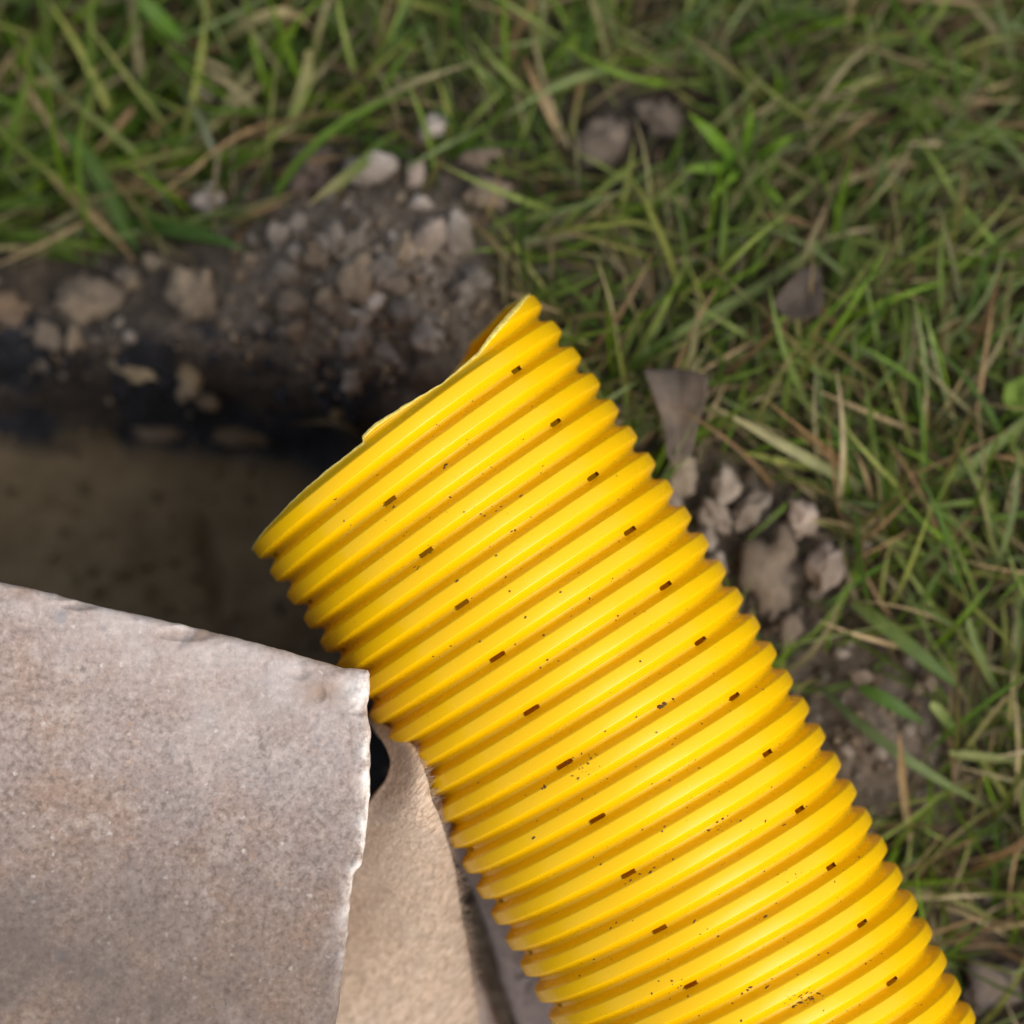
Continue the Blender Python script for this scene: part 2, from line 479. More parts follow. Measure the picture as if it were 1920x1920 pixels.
dry = np.exp(-(((px - 660) / 300) ** 2 + ((py - 510) / 200) ** 2)) * 1.4 + 0.9 * np.exp(-(((px - 1420) / 150) ** 2 + ((py - 1050) / 190) ** 2)) + 1.2 * np.exp(-(((px - 900) / 120) ** 2 + ((py - 1800) / 200) ** 2)) + 0.9 * np.exp(-(((px - 1630) / 150) ** 2 + ((py - 1370) / 150) ** 2))
dry = np.clip(dry + smooth(-0.25, 0.1, D) * smooth(0.4, 0.1, D) * 0.6, 0, 1) * (1 - black) * (1 - mud)
vcol(me, 'zone', np.stack([black, mud, dry], -1).reshape(-1, 3))
tag(link('ground', me, M_SOIL), 'bare brown soil with a dug trench beside the lawn', kind='structure')

# ------------------------------------------------------------------ the corrugated pipe
pipe = link('drainage_pipe', None)
pipe.location = (float(np.interp(0, _s, _ax)), float(np.interp(0, _s, _ay)), ZA - PR)
tag(pipe, 'bright yellow corrugated plastic drainage pipe with small slots and a sawn end', 'pipe')
bpy.context.view_layer.update()
PLOC = np.array(pipe.location)

_ph = np.radians(np.concatenate([np.arange(-105, 105.01, 0.65), np.linspace(109, 251, 50)]))   # ring angles, finer where the photograph looks
NPH = len(_ph)
_tt = np.concatenate([np.linspace(0.120, 0.32, 8)[:-1], np.linspace(0.32, 0.68, 9)[:-1], np.linspace(0.68, 0.88, 8)[:-1],
                      1 + np.array([-0.120, -0.100, -0.075, -0.05, -0.025, 0, 0.025, 0.05, 0.075, 0.100, 0.120])])
SLOT_A, SLOT_B, SLOT_R = 0.00235, 0.00061, 0.00040
def slot_rows(k):
    base = AX['pa'] if k % 2 else AX['pb']
    return [base + j * math.radians(120) for j in (-1, 0, 1)]
def make_rib(k):
    """ridge before valley k, and valley k with its slots"""
    S = AX['s0'] + AX['p'] * (k - 1 + _tt)[:, None] + 0 * _ph[None]
    PH = _ph[None] + 0 * S
    sl = np.full(S.shape, 9.0)
    rv = PR - PDEP
    if k >= -0:
        for c in slot_rows(k):
            if not (-1.9 < c < 1.9): continue
            da = ((PH - c + math.pi) % (2 * math.pi) - math.pi) * rv
            db = S - (AX['s0'] + AX['p'] * k)
            jit = 1 + 0.06 * math.sin(k * 12.9 + c * 7)
            for _ in range(2):
                qa = np.abs(da) - (SLOT_A * jit - SLOT_R); qb = np.abs(db) - (SLOT_B - SLOT_R)
                ma, mb = np.maximum(qa, 0), np.maximum(qb, 0)
                sdv = np.hypot(ma, mb) + np.minimum(np.maximum(qa, qb), 0) - SLOT_R
                n = np.hypot(ma, mb) + 1e-12
                ga = np.where(n > 1e-9, ma / n, (qa > qb) * 1.0) * np.sign(da); gb = np.where(n > 1e-9, mb / n, (qb >= qa) * 1.0) * np.sign(db)
                near = (sdv > -0.00024) & (sdv < 0.00013)
                da = np.where(near, da - ga * sdv, da); db = np.where(near, db - gb * sdv, db)
            loc = np.abs(da) < 0.006
            PH = np.where(loc, c + da / rv, PH); S = np.where(loc, AX['s0'] + AX['p'] * k + db, S)
            sl = np.where(loc, np.where(near, 0, sdv), sl)
    sc = s_cut(PH)
    cutm = S < sc
    S = np.maximum(S, sc)
    off, dr = prof((S - AX['s0']) / AX['p'])
    # slight hand-made unevenness, a few hundredths of a millimetre
    r = PR + off + 0.00008 * fbm(S * 60, PH * 2, 0, 1, 2, 91)
    P = pipe_pt(S, PH, r)
    c, t, la, up = pipe_frame(S)
    rad = np.cos(PH)[..., None] * up + np.sin(PH)[..., None] * la
    N = rad - dr[..., None] * t
    N /= np.linalg.norm(N, axis=-1, keepdims=True)
    ns = len(_tt)
    i = np.arange(ns - 1)[:, None] * NPH + np.arange(NPH)[None]
    j = np.arange(ns - 1)[:, None] * NPH + (np.arange(NPH)[None] + 1) % NPH
    Q = np.stack([i, i + NPH, j + NPH, j], -1).reshape(-1, 4)
    hole = (sl <= 1e-7).ravel(); cm = cutm.ravel()
    kill = hole[Q].all(1) | cm[Q].all(1)
    dead = Q[hole[Q].all(1)]
    Q = Q[~kill]
    if len(Q) == 0: return None
    Vv = P.reshape(-1, 3); Nn = N.reshape(-1, 3)
    # slot walls: drop the rim of each slot inwards
    if len(dead):
        from collections import Counter
        ed = Counter()
        for q in dead:
            for a, b in zip(q, np.roll(q, -1)):
                ed[(min(a, b), max(a, b))] += 1
        rim = [e for e, n in ed.items() if n == 1]
        ids = sorted({v for e in rim for v in e}); mp = {v: n for n, v in enumerate(ids)}
        top = Vv[ids]; rr = rad.reshape(-1, 3)[ids]
        bot = top - rr * 0.0011
        o = len(Vv)
        wq = np.array([[o + mp[a], o + mp[b], o + len(ids) + mp[b], o + len(ids) + mp[a]] for a, b in rim])
        cen = top.mean(0)
        Vv = np.concatenate([Vv, top, bot]); Nn = np.concatenate([Nn, rr, rr]); Q = np.concatenate([Q, wq])
    used = np.zeros(len(Vv), bool); used[Q.ravel()] = True
    remap = np.cumsum(used) - 1
    m = mesh_np('rib', Vv[used] - PLOC, remap[Q])
    m.normals_split_custom_set_from_vertices(Nn[used].tolist())
    return m
for k in range(-2, 40):
    m = make_rib(k)
    if m is not None: link('rib', m, M_PIPE, pipe)

# raw sawn edge: wall thickness, burr and the lip inside
ph = np.radians(np.arange(-180, 180, 0.5))
sc_ = s_cut(ph); o_, _d = prof((sc_ - AX['s0']) / AX['p'])
ro = PR + o_
deg = np.degrees(ph)
burr = 0.00018 + 0.00035 * np.clip(fbm(deg * 0.16, 0 * deg, 0, 1, 3, 8), 0, 1) + 0.0011 * np.exp(-((deg - 54) / 20) ** 2) + 0.0005 * np.exp(-((deg + 3) / 12) ** 2)
rows = []
def oin(s): return PR + prof((s - AX['s0']) / AX['p'])[0]
rows.append(pipe_pt(sc_ + 0.00015, ph, ro + 0.00006))
rows.append(pipe_pt(sc_ - burr, ph, ro + 0.00012))
rows.append(pipe_pt(sc_ - burr * 0.8, ph, ro - 0.00035))
rows.append(pipe_pt(sc_ + 0.0000, ph, ro - 0.0010))
for q in (0.001, 0.002, 0.003, 0.0045, 0.006, 0.008):
    rows.append(pipe_pt(sc_ + q, ph, oin(sc_ + q) - 0.0010))
V = np.stack(rows); nr, n = V.shape[:2]
i = np.arange(nr - 1)[:, None] * n + np.arange(n)[None]; j = np.arange(nr - 1)[:, None] * n + (np.arange(n)[None] + 1) % n
Q = np.stack([i, j, j + n, i + n], -1).reshape(-1, 4)
m = mesh_np('cut_edge', V.reshape(-1, 3) - PLOC, Q)
m.materials.append(M_CUT); m.materials.append(M_PIPE)
mi = np.zeros(len(Q), np.int32); mi[3 * n:] = 1
m.polygons.foreach_set('material_index', mi)
tag(link('cut_edge', m, None, pipe), 'pale torn edge where the yellow pipe was sawn off')

# dried mud specks sticking in the grooves
_S, _P = np.meshgrid(np.linspace(-0.006, 0.205, 900), np.radians(np.linspace(-80, 80, 500)), indexing='ij')
_off = prof((_S - AX['s0']) / AX['p'])[0]
_pj = project(pipe_pt(_S, _P, PR + _off)).reshape(-1, 2)
def on_pipe(px_, py_):
    j = ((_pj - np.array([px_, py_])) ** 2).sum(1).argmin()
    return _S.ravel()[j], _P.ravel()[j]
ico = bmesh.new(); bmesh.ops.create_icosphere(ico, subdivisions=1, radius=1.0)
ICO_V = np.array([v.co[:] for v in ico.verts]); ICO_F = np.array([[v.index for v in f.verts] for f in ico.faces]); ico.free()
ico = bmesh.new(); bmesh.ops.create_icosphere(ico, subdivisions=2, radius=1.0)
ICO2_V = np.array([v.co[:] for v in ico.verts]); ICO2_F = np.array([[v.index for v in f.verts] for f in ico.faces]); ico.free()
spk = []   # s, phi, half length along the groove, half width, height (metres)
for (x, y, a, b) in [(1240, 1326, 7, 5), (1247, 1319, 4, 4), (1262, 1311, 3, 2), (836, 872, 4, 3), (833, 877, 3, 2.5), (738, 950, 2.4, 2), (628, 937, 4, 2), (646, 977, 2, 2), (783, 1066, 4, 2),
                     (808, 1036, 2, 1.6), (977, 930, 2.4, 2), (939, 951, 2.4, 1.8), (930, 958, 2, 1.6), (908, 967, 2.5, 2), (966, 994, 2, 1.8), (857, 1090, 3, 2), (845, 1210, 2.5, 2), (812, 1231, 2, 2), (1021, 1475, 4, 3.4),
                     (1016, 1479, 2.5, 2), (1001, 1570, 4, 1.6), (1219, 1636, 4, 3), (1200, 1640, 3, 1.6), (1227, 1626, 2, 1.6), (1183, 1650, 3, 1.5), (1128, 1621, 2.6, 2), (1262, 1612, 2.4, 2), (1303, 1727, 5, 2), (1246, 1550, 2.4, 2),
                     (1242, 1558, 2, 1.7), (1354, 1535, 3, 2), (1329, 1557, 3, 2), (1434, 1719, 4, 3.2), (1408, 1851, 5, 2.6), (1400, 1856, 4, 2), (1437, 1851, 4, 2.6), (1500, 1866, 7, 3), (1512, 1862, 4, 2), (1470, 1546, 5, 1.2),
                     (1500, 1880, 9, 2.2), (1520, 1873, 8, 2.4), (1535, 1863, 6, 1.8), (1490, 1886, 5, 1.5), (1391, 1864, 2, 1.6), (1553, 1787, 3, 2), (1535, 1790, 1.6, 1.4), (1290, 1868, 2.4, 2), (1146, 1740, 2.2, 2), (1155, 1730, 2, 1.6),
                     (1087, 1830, 2, 1.6), (1222, 1863, 2, 1.8), (1390, 1914, 3, 2.4), (1610, 1607, 2.4, 2), (1231, 1374, 2, 1.6), (1192, 1345, 2, 2), (1316, 1357, 2, 2), (1135, 1371, 3, 1.6), (985, 1157, 3, 2), (955, 1109, 2, 1.8),
                     (930, 1042, 2.4, 2), (1020, 1192, 3, 2), (1025, 1237, 2.6, 1.8), (1050, 1110, 2, 2), (1105, 1123, 2, 1.8), (1160, 1155, 2, 1.8), (1200, 1240, 2, 1.8), (1310, 1440, 2.2, 1.8)]:
    s_, p_ = on_pipe(x, y)
    spk.append((s_, p_, a * 0.00016, b * 0.00016, 0.00022))
for _ in range(520):
    k = RNG.integers(0, 27); s_ = AX['s0'] + AX['p'] * (k + RNG.normal(0.06, 0.13)); p_ = RNG.normal(0.10, 0.55)
    q = 0.00008 + 0.00017 * RNG.random() ** 3
    spk.append((s_, p_, q * RNG.uniform(1, 1.8), q, q * 0.6))
for cx_, n_ in (((1100, 1428), 22), ((1085, 1455), 14), ((925, 955), 8), ((1510, 1874), 46), ((1255, 1845), 8), ((1490, 1640), 10), ((1345, 1550), 10), ((1370, 1540), 8)):
    for _ in range(n_):
        s_, p_ = on_pipe(cx_[0] + RNG.normal(0, 22), cx_[1] - 0 + RNG.normal(0, 9))
        q = 0.00008 + 0.00020 * RNG.random() ** 2
        spk.append((s_, p_, q * 1.4, q, q * 0.6))
VV = []; FF = []
for n, (s_, p_, a, b, h) in enumerate(spk):
    s_ = np.array([s_]); p_ = np.array([p_])
    off, dr = prof((s_ - AX['s0']) / AX['p'])
    c = pipe_pt(s_, p_, PR + off)[0]
    _, t, la, up = pipe_frame(s_)
    rad = (np.cos(p_)[:, None] * up + np.sin(p_)[:, None] * la)[0]; t = t[0]
    nn = rad - dr[0] * t; nn /= np.linalg.norm(nn); tb = np.cross(nn, t); tb /= np.linalg.norm(tb); ts = np.cross(tb, nn)
    ang = RNG.normal(0, 0.5); e1 = math.cos(ang) * tb + math.sin(ang) * ts; e2 = -math.sin(ang) * tb + math.cos(ang) * ts
    jv = ICO_V * (1 + 0.30 * RNG.standard_normal((len(ICO_V), 1)))
    VV.append(c + jv[:, :1] * a * e1 + jv[:, 1:2] * b * e2 + jv[:, 2:] * h * nn); FF.append(ICO_F + n * len(ICO_V))
m = mesh_np('dirt_specks', np.concatenate(VV) - PLOC, np.concatenate(FF))
tag(link('dirt_specks', m, M_DIRT, pipe), 'brown mud specks stuck in the grooves', kind='stuff')

# ------------------------------------------------------------------ the tilted concrete brick
def edge_u(n, k=2.2):
    a = np.linspace(0, 1, n); return a
def dens(n):           # denser towards both ends
    a = np.linspace(-1, 1, n); b = np.sign(a) * (1 - (1 - np.abs(a)) ** 1.7); return (b + 1) / 2
uu = np.concatenate([np.linspace(0, 0.4, 60)[:-1], 0.4 + 0.6 * (1 - (1 - np.linspace(0, 1, 200)) ** 1.6)])
vv = np.concatenate([(np.linspace(0, 1, 150) ** 1.6) * 0.6, 0.6 + 0.4 * np.linspace(0, 1, 70)[1:]])
U, W = np.meshgrid(uu, vv, indexing='ij')
BX = -455 + U * (690 + 455); BY = 1200 + W * 780
for _ in range(6):
    xr = np.interp(BY, _bre[:, 0], _bre[:, 1]) + 2.2 * fbm(BY * 0.06, 0 * BY, 0, 1, 3, 71)
    yt = np.interp(BX, _bte[:, 0], _bte[:, 1]) + 2.0 * fbm(BX * 0.05, 0 * BX, 0, 1, 3, 72)
    BX = -455 + U * (xr + 455); BY = yt + W * (1990 + 6 * fbm(BX * 0.02, 0 * BX, 0, 1, 2, 73) - yt)
Zp = brick_z(BX, BY)
dxr = (xr - BX) * 0.000138; dyt = (BY - yt) * 0.000138; dl = (BX + 455) * 0.000138; db_ = (1990 - BY) * 0.000138
dmin = np.minimum(np.minimum(dxr, dyt), np.minimum(dl, db_))
Xw = (BX - 960) * (HC - Zp) / F; Yw = (960 - BY) * (HC - Zp) / F
rr = 0.0012 + 0.0009 * (1 + fbm(Xw, Yw, 0, 90, 2, 74))
q = np.clip(1 - dmin / rr, 0, 1)
Zt = Zp - rr * (1 - np.sqrt(np.maximum(1 - q * q, 0)))
n1 = fbm(Xw, Yw, 0, 330, 4, 75); n2 = fbm(Xw, Yw, 0, 55, 3, 76)
Zt += 0.00020 * n1 + 0.00035 * n2
pit = np.clip(fbm(Xw, Yw, 0, 240, 2, 77) - 0.42, 0, 1)
Zt -= 0.0009 * pit
edge_band = np.exp(-dmin / 0.004)
Zt -= 0.0022 * edge_band * np.clip(fbm(Xw, Yw, 0, 130, 3, 78) + 0.05, 0, 1)
def chip(cx, cy, rx, ry, d):
    global Zt
    Zt = Zt - d * np.clip(1 - ((BX - cx) / rx) ** 2 - ((BY - cy) / ry) ** 2, 0, 1)
for a in [(350, 1188, 60, 16, 0.0014), (150, 1135, 40, 10, 0.0012), (598, 1302, 15, 17, 0.0006), (640, 1290, 30, 22, 0.0006), (672, 1335, 22, 8, 0.0010), (150, 1253, 9, 7, 0.0012), (560, 1262, 26, 14, 0.0008),
          (690, 1332, 10, 12, 0.0018), (684, 1500, 9, 40, 0.0008), (668, 1640, 14, 12, 0.002)]:
    chip(*a)
wear0 = np.exp(-np.clip(dyt - 0.001, 0, 1) / 0.017) + 0.35 * np.exp(-((BX - 500) / 260) ** 2 - ((BY - 1350) / 120) ** 2)
rim = 1.2 * np.exp(-(dxr / 0.0026) ** 2) * smooth(1950, 1500, BY) + 1.0 * np.exp(-(((BX - 668) / 26) ** 2 + ((BY - 1296) / 34) ** 2)) + 0.5 * np.exp(-dyt / 0.0008)
brown = np.exp(-(((BX - 600) / 45) ** 2 + ((BY - 1300) / 40) ** 2)) + np.exp(-(((BX - 350) / 60) ** 2 + ((BY - 1192) / 16) ** 2)) + np.exp(-(((BX - 20) / 60) ** 2 + ((BY - 1108) / 16) ** 2)) + 0.5 * np.exp(-dyt / 0.0012)
nu, nv = U.shape
V = [np.stack([Xw, Yw, Zt], -1).reshape(-1, 3)]
low_dark = smooth(1330, 1960, BY + 60 * fbm(Xw, Yw, 0, 40, 3, 80) - 0.15 * (BX - 300))  # darker towards the lower end, broken up by noise
Wr = [np.stack([np.clip(wear0, 0, 1), np.clip(rim, 0, 1), np.clip(brown, 0, 1), low_dark], -1).reshape(-1, 4)]
Q = [grid_quads(nu, nv)[:, ::-1]]
ring = np.concatenate([np.arange(nv - 1), np.arange(nu - 1) * nv + nv - 1, ((nu - 1) * nv + nv - 1) - np.arange(nv - 1), (np.arange(nu - 1)[::-1] + 1) * nv])
tilt = np.array([0.062 * 1.0, -0.085, 0])      # top face normal leans the side walls inwards on the pipe's side
nt = np.array([0.062, 0.085, 1.0]); nt /= np.linalg.norm(nt)
top = V[0][ring]; base = len(V[0]); prev = ring
cur = V[0].copy(); off = len(cur)
levels = np.concatenate([[0.0012, 0.003], np.linspace(0.006, BR_T, 13)])
for li, d in enumerate(levels):
    P = top - nt * d
    cxy = top.mean(0)
    outw = (P - cxy); outw[:, 2] = 0; outw /= np.linalg.norm(outw, axis=1, keepdims=True)
    nzz = fbm(P[:, 0], P[:, 1], P[:, 2], 120, 3, 79)
    P = P + outw * (0.0006 * nzz - 0.0006)[:, None]
    ids = off + np.arange(len(ring)); off += len(ring)
    V.append(P); Wr.append(np.zeros((len(ring), 4)))
    Q.append(np.stack([prev, np.roll(prev, -1), np.roll(ids, -1), ids], -1)[:, ::-1]); prev = ids
me = mesh_np('paving_brick', np.concatenate(V), np.concatenate(Q)[:, ::-1])
vcol(me, 'wear_tone', np.concatenate(Wr))
bm = bmesh.new(); bm.from_mesh(me); bm.verts.ensure_lookup_table()
bm.faces.new([bm.verts[i] for i in prev]); bmesh.ops.recalc_face_normals(bm, faces=bm.faces[:]); bm.to_mesh(me); bm.free()
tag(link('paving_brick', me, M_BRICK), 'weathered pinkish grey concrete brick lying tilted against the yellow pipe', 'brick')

# ------------------------------------------------------------------ two lower pavers, seen between felt and pipe
def block(name, pts, ztop, thick, mat, seed, n=46):
    """polygonal slab with rounded, uneven edges; pts = photograph pixels at the slab's top"""
    P = np.array([img(x, y, ztop) for x, y in pts])
    L = []
    for a, b in zip(P, np.roll(P, -1, 0)):
        t = np.linspace(0, 1, n)[:-1, None]; L.append(a + (b - a) * t)
    L = np.concatenate(L); c = L.mean(0)
    out = L - c; ln = np.linalg.norm(out, axis=1, keepdims=True); out /= ln
    L = L + out * (0.0012 * fbm(L[:, 0], L[:, 1], 0, 120, 3, seed))[:, None]
    V = []; rings = []
    def addring(f_in, dz):
        q = L - out * f_in
        z = ztop - dz + 0.0007 * fbm(q[:, 0], q[:, 1], 0, 150, 3, seed + 1)
        rings.append(len(V)); V.extend(np.concatenate([q, z[:, None]], 1).tolist())
    for f_in, dz in ((0.03, 0), (0.02, 0), (0.012, 0), (0.006, 0.0), (0.003, 0.0003), (0.0012, 0.0012), (0.0003, 0.003), (0, 0.006), (0, thick * 0.5), (0, thick)):
        addring(f_in, dz)
    m_ = len(L); Q = []
    for a, b in zip(rings, rings[1:]):
        for i in range(m_):
            j = (i + 1) % m_; Q.append((a + i, b + i, b + j, a + j))
    me = bpy.data.meshes.new(name)
    me.from_pydata(V, [], Q + [tuple(range(m_))] + [tuple(rings[-1] + i for i in range(m_))[::-1]])
    bm = bmesh.new(); bm.from_mesh(me); bmesh.ops.recalc_face_normals(bm, faces=bm.faces[:]); bm.to_mesh(me); bm.free()
    for p in me.polygons: p.use_smooth = len(p.vertices) == 4
    return link(name, me, mat)
tag(block('paving_stone', [(770, 1475), (1105, 1440), (1230, 2200), (1062, 2200), (975, 1960), (884, 1668)], 0.0135, 0.055, M_PAVER, 101),
    'grey concrete paver lying flat under the yellow pipe', 'paver')
tag(block('paving_stone', [(610, 1790), (872, 1760), (955, 1990), (1020, 2200), (640, 2250)], 0.026, 0.055, M_PAVER, 111),
    'pale grey paver at the bottom edge, mostly hidden under the beige felt', 'paver')

# ------------------------------------------------------------------ the beige felt sheet
_fy = np.array([1340, 1356, 1368, 1380, 1400, 1440, 1500, 1560, 1600, 1625, 1660, 1720, 1800, 1860, 1930, 2040])
_fr = np.array([697, 720, 740, 757, 779, 795, 811, 834, 845, 853, 858, 866, 880, 890, 902, 925])       # right, frayed edge
_fz = np.array([0.060, 0.070, 0.078, 0.084, 0.089, 0.091, 0.088, 0.080, 0.072, 0.069, 0.064, 0.057, 0.048, 0.043, 0.039, 0.036])
_ly = np.array([1340, 1356, 1372, 1400, 1430, 1462, 1500, 1520, 1560, 1620, 1800, 2040])
_lx = np.array([688, 695, 706, 726, 736, 727, 697, 684, 652, 612, 570, 540])                              # where the sheet dives under the brick
nvf, nuf = 150, 70
yv = np.linspace(1340, 2040, nvf)
W_, U_ = np.meshgrid(yv, np.linspace(0, 1, nuf), indexing='ij')
xr = np.interp(W_, _fy, _fr)
xl = np.interp(W_, _ly, _lx)
ze = np.interp(W_, _fy, _fz)
zl = np.interp(W_, [1340, 1400, 1430, 1500, 1560, 1700, 2040], [0.060, 0.079, 0.083, 0.076, 0.060, 0.038, 0.030])
def soft(a, k=13):
    p = np.pad(a, ((k, k), (0, 0)), mode='edge'); return np.stack([p[i:i + len(a)] for i in range(2 * k + 1)]).mean(0)
ze = soft(ze, 5); zl = soft(zl, 9); xl = soft(xl, 2)
PXf = xl + (xr - xl) * U_ + 2.4 * fbm(W_ * 0.09, 0 * W_, 0, 1, 3, 131) * smooth(0.9, 1.0, U_)
bul = np.sin(np.pi * np.clip(U_, 0, 1)) * np.interp(W_, [1340, 1420, 1520, 1700, 2040], [0.000, 0.0015, 0.006, 0.007, 0.003])
ZF = zl + (ze - zl) * smooth(0, 1.0, U_) * 1.0 + bul
sxp = (PXf - 960) * (HC - ZF) / F; syp = (960 - W_) * (HC - ZF) / F
wr = 0.0006 * fbm(sxp * 1.3 - syp * 1.3, (sxp + syp) * 0.4, 0, 70, 3, 132) + 0.00025 * fbm(sxp, syp, 0, 600, 2, 133)
ZF = ZF + wr
up_ = np.stack([sxp, syp, ZF], -1)
# the sheet rolls down at its left rim
skirt = []
for d in (0.0015, 0.005, 0.011, 0.020, 0.032):
    P = up_[:, 0].copy(); P[:, 2] -= d; P[:, 0] += -0.0006 + 0.10 * d * np.interp(yv, [1380, 1430, 1500], [1, 1, 0.0]); skirt.append(P)
full = np.concatenate([np.stack(skirt[::-1], 1), up_], 1)
nu2 = full.shape[1]
dn = np.gradient(full, axis=0); dm = np.gradient(full, axis=1)
nn = np.cross(dm, dn); nn /= np.linalg.norm(nn, axis=-1, keepdims=True) + 1e-12
nn *= np.sign(nn[..., 2:3] + 1e-9)
nn[:, :len(skirt)] = (-1.0, 0, 0)
low = full - nn * 0.0028
V = np.concatenate([full.reshape(-1, 3), low.reshape(-1, 3)])
n = nvf * nu2
Q = [grid_quads(nvf, nu2), grid_quads(nvf, nu2, n)[:, ::-1]]
a = np.arange(nvf - 1)
Q.append(np.stack([a * nu2 + nu2 - 1, (a + 1) * nu2 + nu2 - 1, n + (a + 1) * nu2 + nu2 - 1, n + a * nu2 + nu2 - 1], -1))
Q.append(np.stack([a * nu2, (a + 1) * nu2, n + (a + 1) * nu2, n + a * nu2], -1)[:, ::-1])
b = np.arange(nu2 - 1)
Q.append(np.stack([b, b + 1, n + b + 1, n + b], -1)); Q.append(np.stack([b, b + 1, n + b + 1, n + b], -1)[:, ::-1] + (nvf - 1) * nu2)
felt = tag(link('felt_sheet', None), 'beige fuzzy felt sheet wedged between concrete brick and yellow pipe', 'felt sheet')
felt.location = (float(sxp.mean()), float(syp.mean()), 0.03)
FL = np.array(felt.location)
me = mesh_np('cloth', V - FL, np.concatenate(Q))
link('cloth', me, M_FELT, felt)
# frayed fibres at the free edge and short nap
VV = []; FF = []; o = 0
for k in range(900):
    iv = RNG.integers(2, nvf - 30); edge = k < 520
    P0 = up_[iv, -1] if edge else up_[iv, RNG.integers(nuf // 4, nuf)]
    if edge: P0 = P0 - np.array([0, 0, RNG.uniform(0, 0.002)])
    L = RNG.uniform(0.0008, 0.0032) if edge else RNG.uniform(0.0006, 0.0018)
    az = RNG.normal(0.6, 0.55) if edge else RNG.normal(0.85, 0.35)
    d = np.array([math.cos(az), math.sin(az), RNG.uniform(-0.1, 0.5)]); bend = RNG.normal(0, 0.35, 3)
    wv = np.cross(d, [0, 0, 1.0]); wv = wv / np.linalg.norm(wv) * RNG.uniform(0.00003, 0.00006)
    for i_, t_ in enumerate(np.linspace(0, 1, 4)):
        c = P0 + d * L * t_ + bend * L * t_ * t_; ww = wv * (1 - 0.5 * t_)
        VV += [c - ww, c + ww]
        if i_: FF.append((o + 2 * i_ - 2, o + 2 * i_ - 1, o + 2 * i_ + 1, o + 2 * i_))
    o += 8
me = mesh_np('loose_fibres', np.array(VV) - FL, np.array(FF))
tag(link('loose_fibres', me, M_FELT, felt), kind='stuff')

# ------------------------------------------------------------------ loose stones, clods and soil lumps
def clod_mesh(rx, ry, rz, seed, ang=0.85, sub=3, rough=0.16):
    bm = bmesh.new(); bmesh.ops.create_icosphere(bm, subdivisions=sub, radius=1.0)
    V = np.array([v.co[:] for v in bm.verts]); Fc = np.array([[v.index for v in f.verts] for f in bm.faces]); bm.free()
    r = np.random.default_rng(seed)
    for _ in range(9):
        n = r.normal(size=3); n /= np.linalg.norm(n); d = r.uniform(0.62, 0.92)
        ex = np.clip(V @ n - d, 0, None); V = V - ang * ex[:, None] * n
    nrm = V / np.linalg.norm(V, axis=1, keepdims=True)
    o = seed * 3.7
    V = V + nrm * (rough * fbm(V[:, 0] + o, V[:, 1], V[:, 2], 1.7, 4, seed))[:, None] + nrm * (0.30 * rough * fbm(V[:, 0] + o, V[:, 1], V[:, 2], 5, 3, seed + 9))[:, None]
    V = V / np.abs(V).max(0)
    return mesh_np('clod', V * np.array([rx, ry, rz]), Fc)
PALE, GREY, TAN, BROWN, MAUVE, DARK = (0.40, 0.345, 0.295), (0.27, 0.228, 0.19), (0.30, 0.222, 0.142), (0.135, 0.096, 0.062), (0.150, 0.113, 0.084), (0.055, 0.040, 0.028)
PINK = (0.35, 0.275, 0.225)
PALET = (0.36, 0.29, 0.19)
def clod(name, px, py, hx, hy, rot, col, label, cat, group=None, flat=0.7, emb=0.35, seed=0, ang=0.9, rough=0.16, zoff=0.0):
    """hx, hy: half sizes in photograph pixels"""
    z = 0.0
    for _ in range(5):
        x, y = img(px, py, z); z = g1(x, y) + zoff
    s = (HC - z) / F
    rx, ry = hx * s, hy * s; rz = flat * min(rx, ry)
    o = link(name, clod_mesh(rx, ry, rz, seed, ang, 3, rough), M_CLOD)
    zc = z + rz * (1 - 2 * emb)
    x, y = img(px, py, zc)
    o.location = (x, y, zc); o.rotation_euler = (0, 0, math.radians(rot))
    k = random.uniform(0.9, 1.1); o.color = (col[0] * k, col[1] * k, col[2] * k, 1)
    tag(o, label, cat, group); return o
G1 = 'stones and clods scattered left of the pipe'
G2 = 'stones and clods scattered right of the pipe'
G3 = 'clods along the trench edge'
